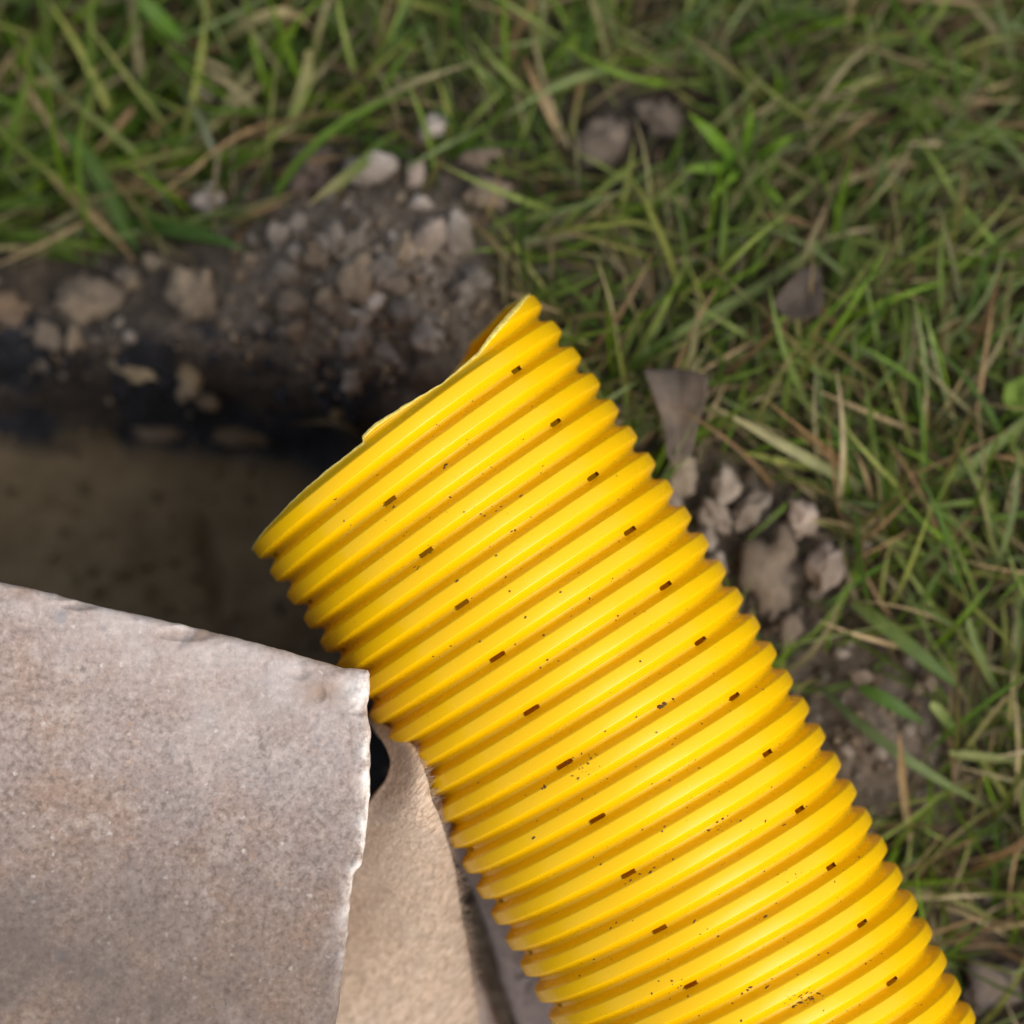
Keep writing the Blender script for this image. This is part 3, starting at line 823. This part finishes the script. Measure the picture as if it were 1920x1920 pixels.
CL = [
 # name, x, y, hx, hy, rot, colour, label, category, group
 ('pebble', 390, 375, 36, 32, 0, PALE, 'pale grey rounded pebble lying alone in the grass at upper left', 'pebble', G1),
 ('pebble', 382, 195, 24, 38, 12, PALE, 'upright whitish pebble half hidden behind a thin blade, topmost at left', 'pebble', G1),
 ('stone', 694, 318, 56, 34, 8, PALE, 'broad pale grey lumpy stone in the grass above the rubble heap', 'stone', G1),
 ('pebble', 778, 326, 19, 33, 0, PINK, 'small pinkish white pebble just right of the broad pale stone', 'pebble', G1),
 ('stone', 810, 240, 27, 38, -35, PALE, 'beige wedge shaped stone in the grass, highest above the rubble heap', 'stone', G1),
 ('soil_clod', 915, 362, 52, 36, -12, TAN, 'tan angular clod in the grass above the pipe end', 'clod', G1),
 ('soil_clod', 900, 292, 46, 28, 5, BROWN, 'dark brown clod just above the tan angular clod', 'clod', G1),
 ('stone', 524, 442, 24, 40, -8, PALE, 'narrow pale stone at the upper left rim of the rubble heap', 'stone', G1),
 ('soil_clod', 628, 452, 36, 42, 10, GREY, 'grey clod in the upper middle of the rubble heap', 'clod', G1),
 ('pebble', 790, 383, 26, 20, 0, PALE, 'small pale pebble at the top of the rubble heap', 'pebble', G1),
 ('stone', 797, 455, 34, 62, -28, PINK, 'long pale leaning stone on the right of the rubble heap', 'stone', G1),
 ('stone', 858, 442, 30, 52, 8, PALE, 'pale stone at the right rim of the rubble heap beside the grass', 'stone', G1),
 ('soil_clod', 672, 525, 48, 62, 6, TAN, 'tan brown clod in the centre of the rubble heap', 'clod', G1),
 ('soil_clod', 580, 320, 40, 58, -10, (0.085, 0.055, 0.045), 'dark purple brown clod behind a slanting grass blade', 'clod', G1),
 ('soil_clod', 672, 632, 42, 46, 0, GREY, 'grey brown lump at the foot of the heap, left of the pipe end', 'clod', G1),
 ('soil_clod', 722, 668, 28, 34, 20, GREY, 'smaller grey lump touching the foot of the heap by the pipe end', 'clod', G1),
 ('soil_clod', 815, 690, 58, 60, 30, (0.085, 0.055, 0.034), 'dark brown clod closest to the sawn pipe end', 'clod', G1),
 ('soil_clod', 370, 562, 66, 68, 0, TAN, 'big tan clod at the trench edge, right of the largest clod', 'clod', G3),
 ('soil_clod', 160, 568, 94, 62, -10, (0.235, 0.178, 0.120), 'largest tan clod on the trench edge at left', 'clod', G3),
 ('soil_clod', 14, 580, 48, 42, 12, (0.20, 0.13, 0.075), 'brown clod cut by the left picture edge', 'clod', G3),
 ('soil_clod', 85, 628, 42, 28, -18, (0.18, 0.145, 0.105), 'flat greyish clod just under the largest tan clod', 'clod', G3),
 ('soil_clod', 136, 634, 14, 32, -6, TAN, 'small finger shaped tan clod hanging under the largest clod', 'clod', G3),
 ('soil_clod', 250, 697, 62, 22, -20, (0.33, 0.255, 0.155), 'pale tan oblong fragment on the black trench wall', 'clod', G3),
 ('soil_clod', 352, 715, 30, 42, 10, (0.29, 0.215, 0.125), 'tan fragment on the black wall, right of the oblong one', 'clod', G3),
 ('soil_clod', 385, 748, 36, 20, -22, (0.26, 0.185, 0.10), 'low tan fragment touching the lower right of another on the black wall', 'clod', G3),
 ('pebble', 628, 768, 20, 30, 5, (0.30, 0.225, 0.125), 'tan pebble alone on the dark wall near the pipe', 'pebble', G3),
 ('pebble', 288, 490, 22, 22, 0, PALET, 'small round cream pebble at the grass edge above the big clods', 'pebble', G3),
 ('soil_clod', 243, 520, 34, 22, -30, (0.15, 0.125, 0.10), 'small grey clod below the round cream pebble', 'clod', G3),
 ('soil_clod', 460, 818, 70, 22, 3, (0.22, 0.155, 0.08), 'flat tan ledge of soil at the foot of the black wall', 'clod', G3),
 ('soil_clod', 300, 812, 60, 20, -4, (0.17, 0.11, 0.06), 'flat brown ledge of soil left of the tan one at the wall foot', 'clod', G3),
 ('soil_clod', 540, 520, 44, 34, 12, (0.16, 0.13, 0.10), 'grey brown clod on the left slope of the rubble heap', 'clod', G1),
 ('soil_clod', 1122, 265, 58, 56, 20, MAUVE, 'large mauve brown clod sunk in the grass above the pipe', 'clod', G2),
 ('soil_clod', 1240, 222, 58, 40, -8, MAUVE, 'mauve brown clod right of the large one in the grass', 'clod', G2),
 ('pebble', 1286, 322, 17, 25, 0, PINK, 'tiny pinkish pebble in the grass under the mauve clods', 'pebble', G2),
 ('stone', 1276, 888, 34, 46, -8, (0.28, 0.225, 0.155), 'cream clod below the wedge shaped dead leaf beside the pipe', 'clod', G2),
 ('soil_clod', 1256, 945, 34, 26, 0, GREY, 'grey clod against the pipe under the cream clod', 'clod', G2),
 ('stone', 1358, 912, 32, 40, -12, (0.28, 0.23, 0.18), 'beige pointed stone on top of the forked clod', 'stone', G2),
 ('soil_clod', 1345, 968, 36, 50, 32, (0.20, 0.16, 0.125), 'left arm of the forked grey brown clod beside the pipe', 'clod', G2),
 ('soil_clod', 1404, 958, 52, 30, 34, (0.215, 0.175, 0.14), 'right arm of the forked grey brown clod beside the pipe', 'clod', G2),
 ('stone', 1506, 970, 32, 42, 18, PINK, 'pinkish stone just above the pale oval one', 'stone', G2),
 ('stone', 1546, 1062, 42, 58, -18, PINK, 'pale oval pinkish stone at the grass edge right of the pipe', 'stone', G2),
 ('soil_clod', 1440, 1075, 62, 98, 4, (0.155, 0.112, 0.074), 'big brown earth clod beside the pale oval stone', 'clod', G2),
 ('pebble', 1326, 1012, 26, 34, 0, GREY, 'pale pebble peeping out between pipe ribs and forked clod', 'pebble', G2),
 ('pebble', 1346, 1062, 22, 30, 0, PALE, 'small pale pebble touching the pipe below the forked clod', 'pebble', G2),
 ('pebble', 1160, 778, 14, 20, 20, PALE, 'tiny pale pebble showing in a notch of the pipe ribs', 'pebble', G2),
 ('soil_clod', 1478, 1180, 36, 34, 30, (0.18, 0.135, 0.095), 'crumbly brown clod below the big earth clod', 'clod', G2),
 ('soil_clod', 1612, 1270, 26, 18, 0, (0.20, 0.15, 0.11), 'small lighter lump on the bare soil mound at right', 'clod', G2),
 ('soil_clod', 1745, 1280, 16, 20, 0, MAUVE, 'tiny mauve lump at the right rim of the bare soil mound', 'clod', G2),
 ('soil_clod', 1908, 650, 26, 36, 0, MAUVE, 'mauve clod in the grass at the right picture edge', 'clod', G2),
 ('pebble', 1798, 552, 12, 20, 10, MAUVE, 'tiny mauve pebble in the grass at far right', 'pebble', G2),
 ('soil_clod', 1850, 1850, 70, 60, 0, (0.12, 0.10, 0.095), 'dark grey soil lump at the lower right corner', 'clod', G2),
]
for n, c in enumerate(CL):
    nm, x, y, hx, hy, rot, col, lab, cat, grp = c
    pale = col in (PALE, PINK, PALET)
    clod(nm, x, y, hx, hy, rot, col, lab, cat, grp, flat=0.75 if pale else 0.55, emb=0.28 if pale else 0.36, seed=200 + n, rough=0.7 if pale else 1.0, zoff=(0.007 if c[1] > 1000 or c[2] < 400 else 0.001))
# further alike small stones of the heap
for n in range(44):
    a, b = RNG.normal(0, 1, 2)
    x, y = 690 + 120 * a, 520 + 95 * b
    if not (470 < x < 905 and 355 < y < 720) or x + 0.8 * y > 1440: continue
    q = RNG.uniform(9, 31)
    clod('pebble', x, y, q * RNG.uniform(0.9, 1.5), q, RNG.uniform(0, 180), [GREY, GREY, PALE, TAN, BROWN, (0.17, 0.145, 0.12)][RNG.integers(0, 6)], 'small grey brown stone among the rubble heap left of the pipe end', 'pebble',
         'small stones of the rubble heap', flat=0.8, emb=0.25, seed=400 + n, rough=0.8, zoff=0.001)

# crumbs: countless small grains on bare soil
def icos(C, R, tint, name, parent=None):
    n = len(C); nv_ = len(ICO_V)
    J = ICO_V[None] * (1 + 0.25 * RNG.standard_normal((n, nv_, 1)))
    sc3 = R[:, None] * RNG.uniform(0.6, 1.25, (n, 3))
    a = RNG.uniform(0, 6.28, n); ca, sa = np.cos(a)[:, None], np.sin(a)[:, None]
    L = J * sc3[:, None, :]
    V = np.stack([L[..., 0] * ca - L[..., 1] * sa, L[..., 0] * sa + L[..., 1] * ca, L[..., 2]], -1) + C[:, None, :]
    Fc = (ICO_F[None] + (np.arange(n) * nv_)[:, None, None]).reshape(-1, 3)
    me = mesh_np(name, V.reshape(-1, 3), Fc); vcol(me, 'tint', np.repeat(tint, nv_, 0)); return me
def vis(x, y, z): return 960 + F * x / (HC - z), 960 - F * y / (HC - z)
N = 44000
cx = RNG.uniform(-0.24, 0.24, N); cy = RNG.uniform(-0.24, 0.24, N); cz = ground(cx, cy)
vx, vy = vis(cx, cy, cz)
Tm, Dm = trench(nomx(cx), nomy(cy))
pr = 0.95 * np.exp(-(((vx - 690) / 190) ** 2 + ((vy - 530) / 150) ** 2)) + 0.35 * smooth(-0.2, 0.1, Dm) * smooth(0.75, 0.5, Dm) + 0.03 * (Dm > 0.9) + 0.55 * np.exp(-(((vx - 1400) / 130) ** 2 + ((vy - 1040) / 190) ** 2)) + 0.35 * np.exp(-(((vx - 1620) / 170) ** 2 + ((vy - 1380) / 170) ** 2)) + 0.06
keep = (RNG.random(N) < pr) & ~in_brick(vx, vy, -20) & pipe_clear(cx, cy, cz + 0.002, 0.0525)
cx, cy, cz, Dm, vx, vy = cx[keep], cy[keep], cz[keep], Dm[keep], vx[keep], vy[keep]
Rr = 0.0006 + 0.0022 * RNG.random(len(cx)) ** 2.6
pal = np.array([(0.19, 0.155, 0.125), (0.24, 0.20, 0.165), (0.15, 0.11, 0.075), (0.095, 0.068, 0.045), (0.27, 0.21, 0.14)])
tint = pal[RNG.integers(0, len(pal), len(cx))] * RNG.uniform(0.75, 1.15, (len(cx), 1))
dk = ((Dm > 0.18) & (Dm < 0.9) & (RNG.random(len(cx)) < 0.72))[:, None]
tint = np.where(dk, np.array([0.026, 0.026, 0.031]) * RNG.uniform(0.6, 1.6, (len(cx), 1)), tint)
tint = np.where((Dm >= 0.9)[:, None], np.array([0.175, 0.128, 0.070]) * RNG.uniform(0.7, 1.25, (len(cx), 1)), tint)
tag(link('soil_crumbs', icos(np.stack([cx, cy, cz + Rr * 0.3], -1), Rr, tint, 'soil_crumbs'), M_CRUMB), 'loose crumbs of dry soil strewn over the bare ground', 'soil', kind='stuff')

# ------------------------------------------------------------------ grass
SEG = 6
def blades(P, W, roll, tint0, tint1):
    """P (n,SEG+1,3) spines, W (n,) widths, tints (n,3) -> verts, faces, colours; a shallow V section"""
    n = len(P)
    T = np.gradient(P, axis=1); T /= np.linalg.norm(T, axis=-1, keepdims=True) + 1e-12
    side = np.cross(T, np.array([0, 0, 1.0])); ln = np.linalg.norm(side, axis=-1, keepdims=True)
    side = np.where(ln > 1e-3, side / (ln + 1e-12), np.array([1.0, 0, 0])); nrm = np.cross(side, T)
    cr, sr = np.cos(roll)[:, None, None], np.sin(roll)[:, None, None]
    sd_ = side * cr + nrm * sr; nm = nrm * cr - side * sr
    t = np.linspace(0, 1, SEG + 1)[None, :, None]
    wp = (0.55 + 0.45 * np.clip(t * 4, 0, 1)) * np.clip((1 - t) * 2.6, 0.04, 1) ** 0.8
    hw = W[:, None, None] * 0.5 * wp
    L = P - sd_ * hw + nm * hw * 0.30; R = P + sd_ * hw + nm * hw * 0.30
    V = np.stack([L, P, R], 2).reshape(n, -1, 3)
    q = []
    for i in range(SEG):
        a = 3 * i; b = a + 3; q += [(a, a + 1, b + 1, b), (a + 1, a + 2, b + 2, b + 1)]
    Q = (np.array(q)[None] + (np.arange(n) * 3 * (SEG + 1))[:, None, None]).reshape(-1, 4)
    c = tint0[:, None, None, :] * (1 - t[..., None]) + tint1[:, None, None, :] * t[..., None]
    C = np.repeat(c, 3, 2).reshape(-1, 3)
    return V.reshape(-1, 3), Q, C
def lawn(vx, vy):
    """share of grass at a visible picture position"""
    yb = np.interp(vx, [-900, 0, 200, 430, 480, 560, 640, 860, 900, 930, 960], [470, 488, 486, 476, 410, 372, 350, 372, 470, 640, 700])
    left = smooth(12, -14, vy - yb)
    right = smooth(930, 1010, vx)
    g = np.maximum(left, right * smooth(0, 1, (vx - 930) / 60))
    g = np.where((vx < 960) & (vy > 720), 0, g)
    g = g * (1 - 0.96 * np.exp(-(((vx - 1400) / 130) ** 2 + ((vy - 1030) / 170) ** 2) ** 2))
    g = g * (1 - 0.94 * np.exp(-(((vx - 1610) / 160) ** 2 + ((vy - 1380) / 190) ** 2) ** 2))
    g = g * (1 - 0.80 * np.exp(-(((vx - 1850) / 110) ** 2 + ((vy - 1860) / 90) ** 2) ** 2))
    g = g * (1 - 0.75 * np.exp(-(((vx - 1190) / 110) ** 2 + ((vy - 245) / 55) ** 2) ** 2))
    g = g * (1 - 0.6 * np.exp(-(((vx - 690) / 110) ** 2 + ((vy - 320) / 45) ** 2) ** 2))
    for (_n, ex, ey, hx, hy, *_r) in CL:
        if ex > 1000 or ey < 420:
            g = g * (1 - 0.92 * np.exp(-(((vx - ex) / (hx * 1.15)) ** 2 + ((vy - ey) / (hy * 1.15)) ** 2) ** 2))
    g = np.where((vx < 1330) & (vy > 1560), 0, g)
    return np.clip(g, 0, 1)
GREENS = np.array([(0.040, 0.080, 0.008), (0.065, 0.112, 0.012), (0.098, 0.142, 0.022), (0.130, 0.165, 0.036), (0.165, 0.180, 0.040), (0.125, 0.160, 0.058), (0.058, 0.088, 0.016), (0.088, 0.148, 0.008)])
TANS = np.array([(0.30, 0.22, 0.115), (0.24, 0.155, 0.075), (0.17, 0.105, 0.050), (0.33, 0.27, 0.15), (0.20, 0.17, 0.085)])
def scatter(N, half, thatch, seed):
    r = np.random.default_rng(seed)
    x = r.uniform(-half, half, N); y = r.uniform(-half, half, N)
    z = ground(x, y); vx, vy = vis(x, y, z)
    p = lawn(vx, vy) * np.where(np.maximum(abs(x), abs(y)) > 0.2, 0.55, 1)
    clump = 0.55 + 0.45 * smooth(-0.35, 0.35, fbm(x, y, 0, 42, 2, seed))
    k = r.random(N) < p * clump
    x, y, z, vx, vy = x[k], y[k], z[k], vx[k], vy[k]; n = len(x)
    wide = smooth(900, 200, vx) * smooth(700, 500, vy)
    if thatch:
        L = r.uniform(0.012, 0.040, n); W = r.uniform(0.0007, 0.0016, n); e0 = r.uniform(0.0, 0.5, n); e1 = r.uniform(-0.35, 0.2, n); z = z + r.uniform(0, 0.005, n)
    else:
        L = r.uniform(0.016, 0.050, n) * (1 + 0.25 * wide); W = (r.uniform(0.0008, 0.0019, n)) * (1 + 0.7 * wide * r.random(n)); e0 = r.uniform(0.30, 1.35, n); e1 = r.uniform(-0.75, 0.35, n)
    flow = 2.2 * fbm(x, y, 0, 16, 2, seed + 3) + 0.9
    az = np.where(r.random(n) < 0.55, flow + r.normal(0, 0.7, n), r.uniform(0, 6.283, n))
    t = np.linspace(0, 1, SEG + 1)[None]
    e = e0[:, None] + (e1 - e0)[:, None] * t ** 0.8
    da = r.normal(0, 0.45, n)[:, None] * t
    st = (L / SEG)[:, None]
    dx = st * np.cos(e) * np.cos(az[:, None] + da); dy = st * np.cos(e) * np.sin(az[:, None] + da); dz = st * np.sin(e)
    cum = lambda q: np.concatenate([np.zeros((n, 1)), np.cumsum(q[:, :-1], 1)], 1)
    P = np.stack([x[:, None] + cum(dx), y[:, None] + cum(dy), z[:, None] - 0.001 + cum(dz)], -1)
    gz = ground(P[..., 0].ravel(), P[..., 1].ravel()).reshape(P.shape[:2])
    P[..., 2] = np.maximum(P[..., 2], gz + 0.0006 + 0.0015 * t)
    ok = pipe_clear(P[..., 0], P[..., 1], P[..., 2], 0.0515).all(1)
    pvx, pvy = vis(P[..., 0], P[..., 1], P[..., 2])
    ok &= ~((pvx < 930) & (pvy > 700)).any(1)
    tip_l = (pvx[:, -1] < 900) & (pvy[:, -1] > 540)
    ok &= ~tip_l
    lw = lawn(pvx.ravel(), pvy.ravel()).reshape(pvx.shape)
    bare = (lw < 0.35).sum(1) >= 2
    ok &= ~(bare & (r.random(n) < 0.86))
    dryp = 0.11 + 0.40 * np.exp(-(((vx - 440) / 170) ** 2 + ((vy - 310) / 130) ** 2)) + 0.14 * smooth(1500, 1800, vx) * smooth(1300, 1700, vy) + 0.10 * smooth(0.1, 0.4, fbm(x, y, 0, 30, 2, seed + 6))
    dry = r.random(n) < (0.62 if thatch else 1) * np.where(thatch, 1.0, dryp)
    lush = smooth(600, 100, vx) * smooth(700, 300, vy)
    gi = np.where(r.random(n) < 0.55 * lush, r.choice([0, 1, 7], n), r.integers(0, len(GREENS), n))
    c = np.where(dry[:, None], TANS[r.integers(0, len(TANS), n)], GREENS[gi]) * r.uniform(0.75, 1.25, (n, 1))
    c = c * (0.42 if thatch else 1.16)  # thatch colour cut down to paint in the shade between blades
    tip = np.where((r.random(n) < 0.22)[:, None] & ~dry[:, None], TANS[r.integers(0, len(TANS), n)] * 0.8, c * r.uniform(0.85, 1.25, (n, 1)))
    roll = r.normal(0, 0.55, n)
    return blades(P[ok], W[ok], roll[ok], c[ok], tip[ok])
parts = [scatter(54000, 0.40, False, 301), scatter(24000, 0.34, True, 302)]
off = 0; VV = []; QQ = []; CC = []
for v, q, c in parts:
    VV.append(v); QQ.append(q + off); CC.append(c); off += len(v)
me = mesh_np('grass', np.concatenate(VV), np.concatenate(QQ)); vcol(me, 'tint', np.concatenate(CC))
tag(link('grass', me, M_GRASS), 'matted short green lawn grass mixed with dry straw', 'grass', kind='stuff')

# ------------------------------------------------------------------ blades one can tell apart
def blade(pts, wpx, lift, c0, c1, label, roll=0.1, name='long_grass'):
    """pts: photograph pixels along the blade; lift: heights above the ground at each point"""
    P = []
    for (x_, y_), h in zip(pts, lift):
        z = 0.0
        for _ in range(4):
            x, y = img(x_, y_, z); z = g1(x, y) + h
        P.append((x, y, z))
    P = np.array(P); t = np.linspace(0, 1, len(P)); tt = np.linspace(0, 1, SEG + 1)
    # smooth through the given points
    co = [np.polyfit(t, P[:, i], min(len(P) - 1, 3)) for i in range(3)]
    S = np.stack([np.polyval(c, tt) for c in co], -1)[None]
    wm = wpx * (HC - P[:, 2].mean()) / F
    v, q, c = blades(S, np.array([wm]), np.array([roll]), np.array([c0]), np.array([c1]))
    org = S[0, 0]
    me = mesh_np(name, v - org, q); vcol(me, 'tint', c)
    o = link(name, me, M_GRASS); o.location = org
    return tag(o, label, 'grass blade', 'single grass blades')
G_ = (0.075, 0.135, 0.022); GD = (0.050, 0.10, 0.012); GP = (0.18, 0.20, 0.06); GB = (0.135, 0.175, 0.050); TN = (0.33, 0.25, 0.13); TB = (0.24, 0.15, 0.07); YG = (0.20, 0.23, 0.07); BG = (0.085, 0.19, 0.012)
H = lambda *a: a
for b in [
 ([(1620, 912), (1560, 885), (1460, 830), (1332, 758)], 21, (0.006, 0.012, 0.018, 0.022), GB, (0.33, 0.29, 0.15), 'long straight pale blade right of the pipe with a straw coloured tip'),
 ([(1180, 690), (1290, 610), (1430, 545), (1540, 450), (1650, 322)], 20, (0.006, 0.012, 0.014, 0.012, 0.006), GB, GB, 'long pale green stem lying diagonally above the two dead leaves'),
 ([(1325, 60), (1355, 170), (1392, 300), (1450, 450)], 18, (0.004, 0.010, 0.015, 0.010), GB, GP, 'tall slightly curved stem crossing the bright green tuft'),
 ([(1598, 1130), (1660, 1175), (1740, 1240), (1812, 1300)], 28, (0.010, 0.016, 0.014, 0.008), GB, GD, 'wide grey green blade over the upper rim of the bare soil mound'),
 ([(1612, 1288), (1670, 1318), (1735, 1358)], 26, (0.010, 0.010, 0.006), GD, GD, 'short dark green blade lying in the middle of the bare soil mound'),
 ([(1540, 1290), (1640, 1380), (1740, 1450), (1850, 1512)], 20, (0.006, 0.010, 0.012, 0.008), (0.07, 0.10, 0.04), GB, 'long dull green blade running below the bare soil mound'),
 ([(1712, 1600), (1696, 1500), (1690, 1430), (1686, 1368)], 15, (0.004, 0.012, 0.018, 0.022), TN, TB, 'upright straw coloured stalk below the bare soil mound'),
 ([(1815, 1160), (1835, 1225), (1875, 1300)], 14, (0.016, 0.012, 0.006), GB, GB, 'thin grey green blade at far right above a forked stem'),
 ([(1745, 1318), (1770, 1345), (1800, 1385)], 20, (0.014, 0.012, 0.006), YG, G_, 'short yellow green blade tip right of the bare soil mound'),
 ([(1780, 1412), (1850, 1420), (1930, 1428)], 16, (0.012, 0.012, 0.010), GP, GP, 'pale horizontal blade reaching the right picture edge'),
 ([(120, 250), (190, 330), (225, 410), (262, 470)], 30, (0.030, 0.022, 0.014, 0.008), GD, (0.065, 0.13, 0.016), 'broad glossy dark green blade at upper left pointing to the clods'),
 ([(90, 325), (150, 385), (205, 435), (256, 495)], 15, (0.024, 0.020, 0.014, 0.006), (0.24, 0.19, 0.08), TB, 'straw brown blade lying over the broad dark green one'),
 ([(230, 410), (300, 425), (380, 440), (460, 470)], 28, (0.008, 0.012, 0.012, 0.004), GD, (0.06, 0.12, 0.025), 'broad dark green blade lying along the grass edge at left'),
 ([(580, 95), (570, 160), (552, 215), (540, 270)], 24, (0.022, 0.020, 0.016, 0.008), (0.28, 0.25, 0.10), YG, 'yellowish broad blade standing above the dark purple clod'),
 ([(720, 262), (670, 315), (625, 350), (578, 385)], 22, (0.010, 0.016, 0.018, 0.016), G_, (0.26, 0.22, 0.10), 'slanting green blade with a straw tip across the dark purple clod'),
 ([(255, -10), (290, 25), (320, 55), (352, 82)], 30, (0.030, 0.028, 0.022, 0.014), G_, BG, 'broad fresh green blade at the top picture edge'),
 ([(420, 66), (475, 38), (535, 22), (590, 62)], 20, (0.012, 0.026, 0.026, 0.008), (0.26, 0.25, 0.10), TN, 'arched straw coloured blade near the top picture edge'),
 ([(0, 170), (50, 160), (100, 148), (140, 128)], 15, (0.016, 0.020, 0.020, 0.012), TN, GP, 'thin straw blade entering from the left picture edge'),
 ([(330, 150), (370, 215), (395, 270), (412, 322)], 12, (0.014, 0.020, 0.018, 0.010), GB, (0.22, 0.23, 0.18), 'thin silvery blade crossing the upright whitish pebble'),
 ([(1930, 780), (1850, 850), (1790, 890), (1730, 905)], 22, (0.012, 0.014, 0.012, 0.006), GB, GB, 'wide grey green blade entering from the right picture edge'),
 ([(985, 110), (1010, 170), (1035, 225), (1052, 262)], 14, (0.020, 0.020, 0.014, 0.008), TB, TN, 'orange brown dry blade above the pipe end'),
 ([(690, 830), (650, 800), (600, 790), (540, 800)], 9, (0.006, 0.010, 0.012, 0.010), (0.20, 0.145, 0.07), (0.17, 0.12, 0.06), 'pale root strand on the dark wall near the pipe'),
]: 
    pts, wpx, lift, c0, c1, lab = b
    if 'root strand' in lab:
        o = blade(pts, wpx, lift, c0, c1, lab, name='root_strand'); o['category'] = 'root'; del o['group']
    else: blade(pts, wpx, lift, c0, c1, lab)
# bright tuft
tuft = tag(link('grass_tuft', None), 'bright fresh green tuft of blades spreading like a star', 'grass tuft')
x, y = img(1395, 312, -0.01); tuft.location = (x, y, g1(x, y))
for (dx, dy, wp) in [(-85, -75, 24), (-95, 10, 20), (-30, 30, 16), (55, 60, 18), (70, -40, 18), (10, -90, 16), (-60, 60, 14)]:
    n_ = SEG + 1; t = np.linspace(0, 1, n_); s = S0 * 1.02
    P = np.stack([1.25 * dx * s * t, -1.25 * dy * s * t, 0.006 + 0.020 * np.sin(t * 1.9)], -1)[None]
    v, q, c = blades(P, np.array([wp * s]), np.array([0.1]), np.array([(0.07, 0.15, 0.02)]), np.array([(0.13, 0.22, 0.012)]))
    me = mesh_np('blade', v, q); vcol(me, 'tint', c); link('blade', me, M_GRASS, tuft)

# ------------------------------------------------------------------ dead leaves
def leaf(outline, zc, curl, c0, c1, label, stalk=None):
    """outline: photograph pixels, first point the stalk end"""
    P = np.array(outline, float); cen = P.mean(0)
    z0 = 0.0
    for _ in range(4):
        x, y = img(cen[0], cen[1], z0); z0 = g1(x, y) + zc
    root = link('dead_leaf', None); root.location = (x, y, z0 - zc)
    # resample outline, rings towards the centre
    seg = np.linalg.norm(np.roll(P, -1, 0) - P, axis=1); cs = np.concatenate([[0], np.cumsum(seg)]); PP = np.concatenate([P, P[:1]])
    u = np.linspace(0, cs[-1], 65)[:-1]
    L = np.stack([np.interp(u, cs, PP[:, i]) for i in range(2)], -1)
    L = L + (2.5 * fbm(L[:, 0] * 0.05, L[:, 1] * 0.05, 0, 1, 3, 7))[:, None] * (L - cen) / np.linalg.norm(L - cen, axis=1, keepdims=True)
    rings = [cen + (L - cen) * f for f in (1, 0.86, 0.7, 0.52, 0.34, 0.16)]
    R = np.stack(rings)
    d = (R - cen); ax_ = P[0] - cen; ax_ = ax_ / np.linalg.norm(ax_); pe = np.array([-ax_[1], ax_[0]])
    a = (d @ pe) / 60; b_ = (d @ ax_) / 90
    z = z0 + curl * (a ** 2 + 0.5 * b_ ** 2) - 0.0004 * np.exp(-(a / 0.10) ** 2) + 0.0008 * fbm(R[..., 0] * 0.03, R[..., 1] * 0.03, 0, 1, 3, 17)
    W3 = np.stack([(R[..., 0] - 960) * (HC - z) / F, (960 - R[..., 1]) * (HC - z) / F, z], -1) - np.array(root.location)
    nr, n = W3.shape[:2]; V = W3.reshape(-1, 3)
    Q = []
    for i in range(nr - 1):
        for j in range(n):
            k = (j + 1) % n; Q.append((i * n + j, i * n + k, (i + 1) * n + k, (i + 1) * n + j))
    V2 = np.concatenate([V, V - np.array([0, 0, 0.0004])]); o = len(V)
    Q2 = Q + [tuple(o + v for v in q[::-1]) for q in Q] + [(j, o + j, o + (j + 1) % n, (j + 1) % n) for j in range(n)]
    me = bpy.data.meshes.new('leaf_blade')
    me.from_pydata(V2.tolist(), [], Q2 + [tuple((nr - 1) * n + j for j in range(n))])
    for p in me.polygons: p.use_smooth = True
    f = np.clip(0.5 + 0.9 * fbm(V2[:, 0], V2[:, 1], 0, 90, 3, 27), 0, 1)[:, None]
    vcol(me, 'tint', np.array(c0) * (1 - f) + np.array(c1) * f)
    link('leaf_blade', me, M_LEAF, root)
    if stalk:
        S = []
        for (x_, y_, h) in stalk:
            z = 0.0
            for _ in range(4):
                xx, yy = img(x_, y_, z); z = g1(xx, yy) + h
            S.append((xx, yy, z))
        S = np.array(S); t = np.linspace(0, 1, len(S)); tt = np.linspace(0, 1, 9)
        S = np.stack([np.interp(tt, t, S[:, i]) for i in range(3)], -1) - np.array(root.location)
        V = []; Q = []
        for i, p_ in enumerate(S):
            for j in range(6):
                an = j * math.pi / 3; V.append(p_ + 0.0011 * np.array([math.cos(an) * 0.6, math.cos(an) * 0.8, math.sin(an)]))
            if i:
                for j in range(6): Q.append(((i - 1) * 6 + j, (i - 1) * 6 + (j + 1) % 6, i * 6 + (j + 1) % 6, i * 6 + j))
        me = mesh_np('stalk', V, Q); vcol(me, 'tint', np.tile(np.array([[0.11, 0.062, 0.035]]), (len(V), 1))); link('stalk', me, M_LEAF, root)
    return tag(root, label, 'leaf')
leaf([(1462, 590), (1448, 568), (1470, 535), (1500, 505), (1528, 492), (1540, 520), (1545, 560), (1535, 592), (1500, 600)], 0.024, 0.004, (0.028, 0.023, 0.019), (0.075, 0.057, 0.043),
     'dark grey brown dead leaf with a stalk lying on the grass', [(1462, 590, 0.022), (1430, 615, 0.016), (1385, 660, 0.006)])
leaf([(1275, 868), (1250, 860), (1246, 810), (1228, 750), (1205, 692), (1262, 690), (1325, 700), (1328, 740), (1310, 790), (1298, 850)], 0.022, 0.003, (0.050, 0.041, 0.033), (0.135, 0.102, 0.076),
     'wedge shaped grey brown dead leaf standing beside the pipe')
leaf([(1925, 700), (1885, 722), (1878, 750), (1895, 772), (1930, 775)], 0.016, 0.003, (0.075, 0.13, 0.015), (0.12, 0.18, 0.025), 'small bright green leaf at the right picture edge')
